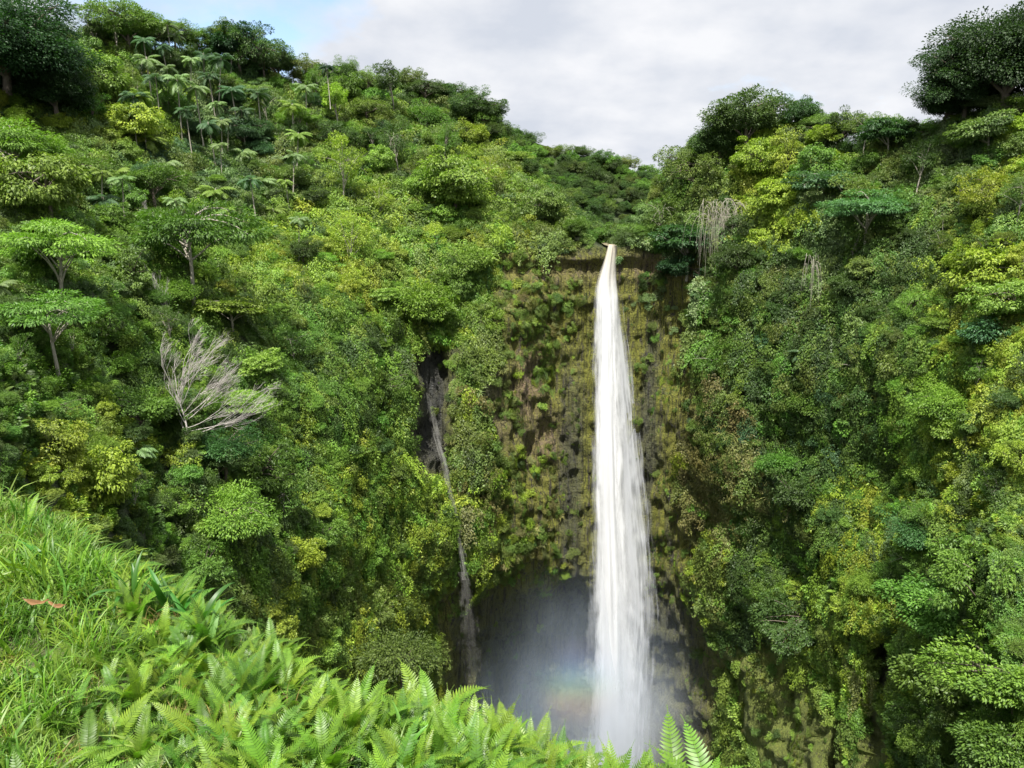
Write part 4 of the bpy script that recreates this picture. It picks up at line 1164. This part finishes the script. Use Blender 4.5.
rot = euler_from(unit(np.array([0, 0, 1.0]) + rng.normal(0, .30, (n, 3)) + np.array([0.12, -.05, 0])), rng.uniform(0, 6.28, n))
scatter('grass', P, rot, sc, np.where(rng.random(n) < .72, rng.integers(0, 4, n), rng.integers(4, 7, n)), gt(n, 'aaabbcccd'), GRASS, 'long bright green grass covering the slope')
n = 1500
P, e = fore_points(n, 14, over=0.3)
scatter('dry_grass', P, euler_from(unit(np.array([0, 0, 1.0]) + rng.normal(0, .4, (n, 3))), rng.uniform(0, 6.28, n)), rng.uniform(.5, .9, n), rng.integers(0, 4, n), gt(n, 'edd'), GRASS, 'sparse dry blades among the green grass').name = 'dry_grass'

# fern fronds: arching midrib with two rows of leaflets
def frond(length, npair, pin, width, curve, fall, seed, mat):
    m = MB()
    rs_ = np.random.default_rng(seed)
    s = np.linspace(0, 1, 16)
    a0 = R(78) - 0 * s; ang = R(80) - s ** 1.3 * curve
    st = np.stack([np.cos(ang), np.sin(ang)], -1) / 15 * length
    c2 = np.concatenate([[[0, 0]], np.cumsum(st[:-1], 0)])
    sway = rs_.uniform(-.10, .10)
    pts = np.stack([c2[:, 0], sway * s ** 2 * length, c2[:, 1]], -1)
    m.tube(pts, np.linspace(0.0036, 0.0010, 16) * length / .7, 4, 0.75)
    tg = unit(np.gradient(pts, axis=0)); upv = np.cross(np.array([0, 1.0, 0]), tg) * -1
    upv = unit(np.cross(tg, np.array([0, 1.0, 0])) * -1)
    sp = np.linspace(0.14, 0.995, npair)
    for i_, q in enumerate(sp):
        B = np.array([np.interp(q, s, pts[:, a]) for a in range(3)]); T = unit(np.array([np.interp(q, s, tg[:, a]) for a in range(3)]))
        U = unit(np.array([np.interp(q, s, upv[:, a]) for a in range(3)]))
        ln = pin * (np.sin(min(1, (q * 0.92 + 0.16)) * math.pi) ** 0.75 + 0.03) * rs_.uniform(.9, 1.08)
        for sg in (-1, 1):
            S = np.cross(U, T) * sg
            d = unit(S * 0.93 + T * (0.20 + 0.55 * q ** 3) + U * (0.22 + rs_.normal(0, .05)))
            tt = np.array([0, .3, .65, 1.0])
            cl = B + np.outer(tt, d) * ln + np.outer(tt ** 2, -U * fall + T * 0.18) * ln
            w = width * np.array([0.42, 0.50, 0.40, 0.03]) * (0.6 + .4 * min(1, ln / pin))
            sd = np.broadcast_to(unit(T - d * (T @ d)), (4, 3))
            m.strip(cl, sd, w, np.clip(0.45 + 0.3 * rs_.normal() * .5 + 0.1 * np.array([-1, 0, .6, 1.0]), 0, 1)[[0, 1, 2, 3, 0, 1, 2, 3]])
    return m
FR_L = [frond(0.78, 30, 0.085, 0.020, R(c), fl, 40 + k, FERN) for k, (c, fl) in enumerate(((60, .18), (85, .25), (105, .3), (45, .15), (125, .3)))]
FR_O = [f.mesh('frond', FERN) for f in FR_L]
FR_I = [f.mesh('frond', FERN_I) for f in FR_L] + [frond(0.55, 26, 0.055, 0.016, R(c), .3, 70 + k, FERN).mesh('frond', FERN_I) for k, c in enumerate((70, 100, 130))]
# ground layer of fronds nobody could count
n = 17000
P, e = fore_points(n, 30, over=0.9)
px, py, _ = project(P)
k = rng.random(n) < (sstep(20, 180, px + (py - 650) * 0.6) * 0.93 + 0.06)
P = P[k]; n = len(P)
az = rng.uniform(0, 6.28, n)
rot = np.stack([rng.normal(0, .25, n), rng.normal(0.15, .25, n), az], -1)
scatter('fern_undergrowth', P - np.array([0, 0, .05]), rot, rng.uniform(0.28, 0.60, n), rng.integers(0, len(FR_I), n), gt(n, 'aabcccb', .25), FR_I, 'low fern fronds carpeting the slope edge')  # darker tint favoured here, painting depth and shaded gaps under the ferns

def fern(loc, size, nf, label, group, tint, lean=None):
    root = empty('fern', loc, rng.uniform(0, 6.28))
    for q in range(nf):
        o = bpy.data.objects.new('frond', FR_O[rng.integers(len(FR_O))]); COL.objects.link(o); o.parent = root
        o.rotation_euler = (rng.normal(0, .12), rng.normal(0.05, .16), q * 2.399 + rng.normal(0, .3))
        s = size * rng.uniform(.75, 1.1); o.scale = (s, s, s)
        b = rng.uniform(.85, 1.15); o.color = (tint[0] * b, tint[1] * b, tint[2] * b, 1)
    return tag(root, label, 'fern', group)
def fern_at(px, py, Y, size, nf, label, group=None, tint='a'):
    p = at(px, py, Y); z = float(slope_z(np.array([p[0]]), np.array([p[1]]))[0])
    return fern((p[0], p[1], z - .02), size, nf, label, group, GT[tint])
LA = 'bright green sword fern along the edge in front of the falls'
for px_, Y_, s_f in ((395, 4.35, .85), (430, 4.45, 1.0), (470, 4.1, .8), (500, 4.0, .85), (530, 4.05, .9), (560, 3.85, .75), (590, 3.8, .8), (620, 3.75, .85), (650, 3.75, .9), (350, 4.5, .8), (310, 4.8, .8), (370, 4.1, .85), (445, 3.9, .8), (490, 3.75, .8), (545, 3.65, .8), (600, 3.55, .8)):
    fern_at(px_, 700, Y_, s_f * .74, 13, LA, 'sword ferns along the edge', random.choice('abb'))  # lighter tint favoured, painted contrast against the darker undergrowth
fern_at(690, 745, 3.62, 0.95, 10, 'large glossy fern arching over the pool right of the falls', None, 'a')
fern_at(722, 760, 3.5, 0.9, 9, 'fern with a single long frond reaching furthest over the dark pool', None, 'a')
fern_at(770, 790, 3.5, 0.7, 8, 'small fern tip showing alone beyond the long arching frond', None, 'b')
fern_at(835, 800, 3.45, 0.66, 7, 'fern tip in front of the mossy buttress', None, 'b')
fern_at(895, 790, 3.4, 0.8, 8, 'fern tip in front of the wet chutes', None, 'b')
fern_at(425, 660, 4.45, 0.8, 10, 'tall fern standing up beside the small round shrub', None, 'b')
LB = 'sword fern among the undergrowth of the slope in front'
for k in range(90):
    a = R(1) * rng.uniform(-28, 12); rc = float(pchip(e_az, e_r, np.array([a]))[0]); r = rng.uniform(3.1, max(3.3, rc - .2))
    x, y = math.sin(a) * r, math.cos(a) * r
    q = project(np.array([x, y, -2.9]))
    if q[0] + (q[1] - 650) * .6 < 60: continue
    fern((x, y, float(slope_z(np.array([x]), np.array([y]))[0])), rng.uniform(.42, .62), 11, LB, 'sword ferns within the slope', GT[random.choice('aabbc')])

# broad strap-leaved plants standing in the grass
def strap_leaf(length, width, bend, seed):
    m = MB(); rs_ = np.random.default_rng(seed)
    s = np.linspace(0, 1, 12); ang = R(84) - bend * s ** 1.6
    c2 = np.concatenate([[[0, 0]], np.cumsum((np.stack([np.cos(ang), np.sin(ang)], -1) / 11 * length)[:-1], 0)])
    pts = np.stack([c2[:, 0], 0 * s, c2[:, 1]], -1)
    w = width * np.interp(s, [0, .12, .45, .8, 1], [.22, .45, 1, .6, .02]) * .5
    up = np.stack([-np.sin(ang), 0 * s, np.cos(ang)], -1)
    for sg in (-1, 1):
        side = np.stack([0 * s, 0 * s + sg, 0 * s], -1)
        mid = pts; out = pts + side * w[:, None] + up * (w * .35)[:, None]
        v = np.concatenate([mid, out]); k = np.arange(11)
        m.add(v, np.stack([k, k + 1, 12 + k + 1, 12 + k], -1)[:, ::sg], np.concatenate([np.full(12, .35), np.full(12, .6)]))
    return m.mesh('leaf', FERN, True)
SL = [strap_leaf(.66, .060, R(55), 1), strap_leaf(.60, .068, R(100), 2), strap_leaf(.66, .060, R(140), 3), strap_leaf(.46, .055, R(45), 4)]
def strap_plant(px, py, Y, size, nl, label, tint=(0.045, 0.135, 0.022)):
    p = at(px, py, Y); z = float(slope_z(np.array([p[0]]), np.array([p[1]]))[0])
    root = empty('strap_leaf_plant', (p[0], p[1], z), rng.uniform(0, 6.28))
    for q in range(nl):
        o = link('leaf', SL[rng.integers(4)], root); s = size * rng.uniform(.75, 1.1); o.scale = (s, s, s)
        o.rotation_euler = (rng.normal(0, .16), rng.normal(0.12, .16), q * 2.399 + rng.normal(0, .3)); b = rng.uniform(.8, 1.2)
        o.color = (tint[0] * b, tint[1] * b, tint[2] * b, 1)
    return tag(root, label, 'plant')
strap_plant(133, 590, 5.4, .9, 8, 'dark green plant with tall upright strap leaves in the grass')
strap_plant(172, 595, 5.3, .88, 9, 'dark green strap-leaved plant with drooping leaves between the upright one and the ferns')
strap_plant(197, 597, 5.2, .82, 7, 'strap-leaved plant with folded dark leaves nearest the ferns')
strap_plant(205, 625, 4.8, 0.7, 6, 'pale strap-leaved plant with one long leaf pointing at the falls', (0.10, 0.21, 0.05))
strap_plant(52, 565, 5.8, 0.7, 6, 'small strap-leaved plant deep in the grass above the dead leaf', (0.06, 0.165, 0.02))
strap_plant(310, 668, 4.6, 0.62, 6, 'plant with broad pale pointed leaves at the edge below the yellow wood', (0.11, 0.22, 0.06))
strap_plant(400, 735, 3.9, 0.6, 5, 'small broad-leaved plant hidden among the ferns in front of the shrub', (0.09, 0.20, 0.03))

# the fallen brown leaf lying on the grass
t = NT('dead_leaf')
pb = t.n('ShaderNodeBsdfPrincipled', i_Roughness=0.6)
t.l(t.mix(t.noise(t.mapping((60, 30, 60)), 1.0, 4, 0.7), (0.06, 0.028, 0.012), (0.30, 0.17, 0.07)), pb.inputs['Base Color'])
DEADLEAF = t.out(pb.outputs[0])
def dead_leaf(px, py, Y, length, rz, label):
    m = MB(); s = np.linspace(-1, 1, 11); w = (0.26 + .07 * np.sin(s * 5 + length * 90)) * (1 - s ** 2) ** .7 + .005
    zc = 0.35 * s ** 2
    for sg in (-1, 1):
        mid = np.stack([s, .18 * s ** 2, zc], -1); out = np.stack([s, .18 * s ** 2 + sg * w * (1 - .45 * (sg > 0)), zc + .75 * w + .06 * np.sin(s * 9)], -1)
        k = np.arange(10)
        m.add(np.concatenate([mid, out]) * length / 2, np.stack([k, k + 1, 11 + k + 1, 11 + k], -1)[:, ::sg])
    o = link('dead_leaf', m.mesh('dead_leaf', DEADLEAF, True)); p = at(px, py, Y)
    o.location = (p[0], p[1], float(p[2]) - .03); o.rotation_euler = (0.55, 0.1, rz)
    return tag(o, label, 'leaf')
dead_leaf(36, 599, 4.95, .17, 0.1, 'curled golden brown dead leaf on the grass, the darker one of the pair')
dead_leaf(57, 602, 4.9, .14, -0.2, 'pale tan dead leaf on the grass, curled up like a shell')

# small round shrub growing below the edge, and bushes down the hidden bank
p = at(403, 655, 16.0)
rad = 36 * 16.6 / F
sh = make_tree('round_shrub', 'fine', (p[0], p[1], p[2] - 1.1), rad, 0.4, (0.085, 0.125, 0.028), 'small round olive shrub just past the ferns, in front of the side waterfall', 'shrub')
n = 420
P, e = fore_points(n * 3, 60, over=26, rmin=4)
k = e > 2.0
P = P[k][:n]; n = len(P)
scatter('bank_undergrowth', P - np.array([0, 0, .35]), euler_from(unit(np.array([0, 0, 1.0]) + rng.normal(0, .2, (n, 3))), rng.uniform(0, 6.28, n)), rng.uniform(.5, .9, n), rng.integers(0, 8, n), tints_of([random.choice('BMGO') for _ in range(n)]), BUSH, 'bushes on the steep bank below the grassy edge')

# ------------------------------------------------------------------ light, sky, camera exposure
SUN_EL, SUN_AZ = R(63), R(193)
sd = np.array([math.sin(SUN_AZ) * math.cos(SUN_EL), math.cos(SUN_AZ) * math.cos(SUN_EL), math.sin(SUN_EL)])
sun = bpy.data.lights.new('sun', 'SUN'); sun.energy = 5.0; sun.angle = R(0.5); sun.color = (1.0, 0.955, 0.87)
so = bpy.data.objects.new('sun', sun); COL.objects.link(so)
so.rotation_euler = Vector(sd).to_track_quat('Z', 'Y').to_euler()

w = bpy.data.worlds.new('World'); scene.world = w; w.use_nodes = True
nt = w.node_tree; nt.nodes.clear()
def wn(typ, **kw):
    nd = nt.nodes.new(typ)
    for k, v in kw.items(): setattr(nd, k, v)
    return nd
skyn = wn('ShaderNodeTexSky', sky_type='NISHITA'); skyn.sun_disc = False; skyn.sun_elevation = SUN_EL; skyn.sun_rotation = SUN_AZ
b1 = wn('ShaderNodeBackground'); b1.inputs[1].default_value = 0.12; nt.links.new(skyn.outputs[0], b1.inputs[0])
tc = wn('ShaderNodeTexCoord')
sep = wn('ShaderNodeSeparateXYZ'); nt.links.new(tc.outputs['Generated'], sep.inputs[0])
zz = wn('ShaderNodeMath', operation='MAXIMUM'); zz.inputs[1].default_value = 0.0; nt.links.new(sep.outputs[2], zz.inputs[0])
za = wn('ShaderNodeMath', operation='ADD'); za.inputs[1].default_value = 0.38; nt.links.new(zz.outputs[0], za.inputs[0])
dv_ = wn('ShaderNodeVectorMath', operation='DIVIDE'); nt.links.new(tc.outputs['Generated'], dv_.inputs[0])
cb = wn('ShaderNodeCombineXYZ')
for k in range(3): nt.links.new(za.outputs[0], cb.inputs[k])
nt.links.new(cb.outputs[0], dv_.inputs[1])
mp = wn('ShaderNodeMapping'); mp.inputs['Location'].default_value = (0.75, 0.3, 0); nt.links.new(dv_.outputs[0], mp.inputs[0])
nz = wn('ShaderNodeTexNoise'); nz.inputs['Scale'].default_value = 2.0; nz.inputs['Detail'].default_value = 7; nz.inputs['Roughness'].default_value = 0.56
nt.links.new(mp.outputs[0], nz.inputs['Vector'])
# more open sky towards the upper left of the view
dt = wn('ShaderNodeVectorMath', operation='DOT_PRODUCT'); nt.links.new(tc.outputs['Generated'], dt.inputs[0]); dt.inputs[1].default_value = tuple(unit(at(200, -20, 1.0)))
op = wn('ShaderNodeMapRange', interpolation_type='SMOOTHSTEP'); op.inputs[1].default_value = 0.972; op.inputs[2].default_value = 1.0; op.inputs[3].default_value = 0.20; op.inputs[4].default_value = -0.02
nt.links.new(dt.outputs['Value'], op.inputs[0])
cv = wn('ShaderNodeMath', operation='ADD'); nt.links.new(nz.outputs[0], cv.inputs[0]); nt.links.new(op.outputs[0], cv.inputs[1])
cr = wn('ShaderNodeValToRGB'); cr.color_ramp.elements[0].position = 0.42; cr.color_ramp.elements[1].position = 0.58; nt.links.new(cv.outputs[0], cr.inputs[0])
nz2 = wn('ShaderNodeTexNoise'); nz2.inputs['Scale'].default_value = 4.6; nz2.inputs['Detail'].default_value = 9; nt.links.new(mp.outputs[0], nz2.inputs['Vector'])
cc = wn('ShaderNodeValToRGB'); e0, e1 = cc.color_ramp.elements
e0.position = 0.34; e0.color = (0.61, 0.65, 0.73, 1); e1.position = 0.66; e1.color = (0.85, 0.86, 0.89, 1)
nt.links.new(nz2.outputs[0], cc.inputs[0])
b2 = wn('ShaderNodeBackground')
zb = wn('ShaderNodeMapRange', interpolation_type='SMOOTHSTEP'); zb.inputs[1].default_value = 0.42; zb.inputs[2].default_value = 0.85; zb.inputs[3].default_value = 0.52; zb.inputs[4].default_value = 1.1  # clouds made brighter overhead, out of view, as added fill for the shadows
nt.links.new(sep.outputs[2], zb.inputs[0]); nt.links.new(zb.outputs[0], b2.inputs[1])
nt.links.new(cc.outputs[0], b2.inputs[0])
mxs = wn('ShaderNodeMixShader'); nt.links.new(cr.outputs[0], mxs.inputs[0]); nt.links.new(b1.outputs[0], mxs.inputs[1]); nt.links.new(b2.outputs[0], mxs.inputs[2])
wo = wn('ShaderNodeOutputWorld'); nt.links.new(mxs.outputs[0], wo.inputs[0])

scene.view_settings.view_transform = 'Standard'
scene.view_settings.look = 'None'
scene.view_settings.exposure = 1.1
scene.view_settings.gamma = 1.0
scene.render.engine = 'CYCLES'
cy = scene.cycles
cy.use_denoising = True
cy.max_bounces = 8; cy.diffuse_bounces = 5; cy.glossy_bounces = 2; cy.transmission_bounces = 4; cy.transparent_max_bounces = 24; cy.volume_bounces = 1
cy.volume_step_rate = 2.0; cy.volume_max_steps = 64
cy.sample_clamp_indirect = 4.0
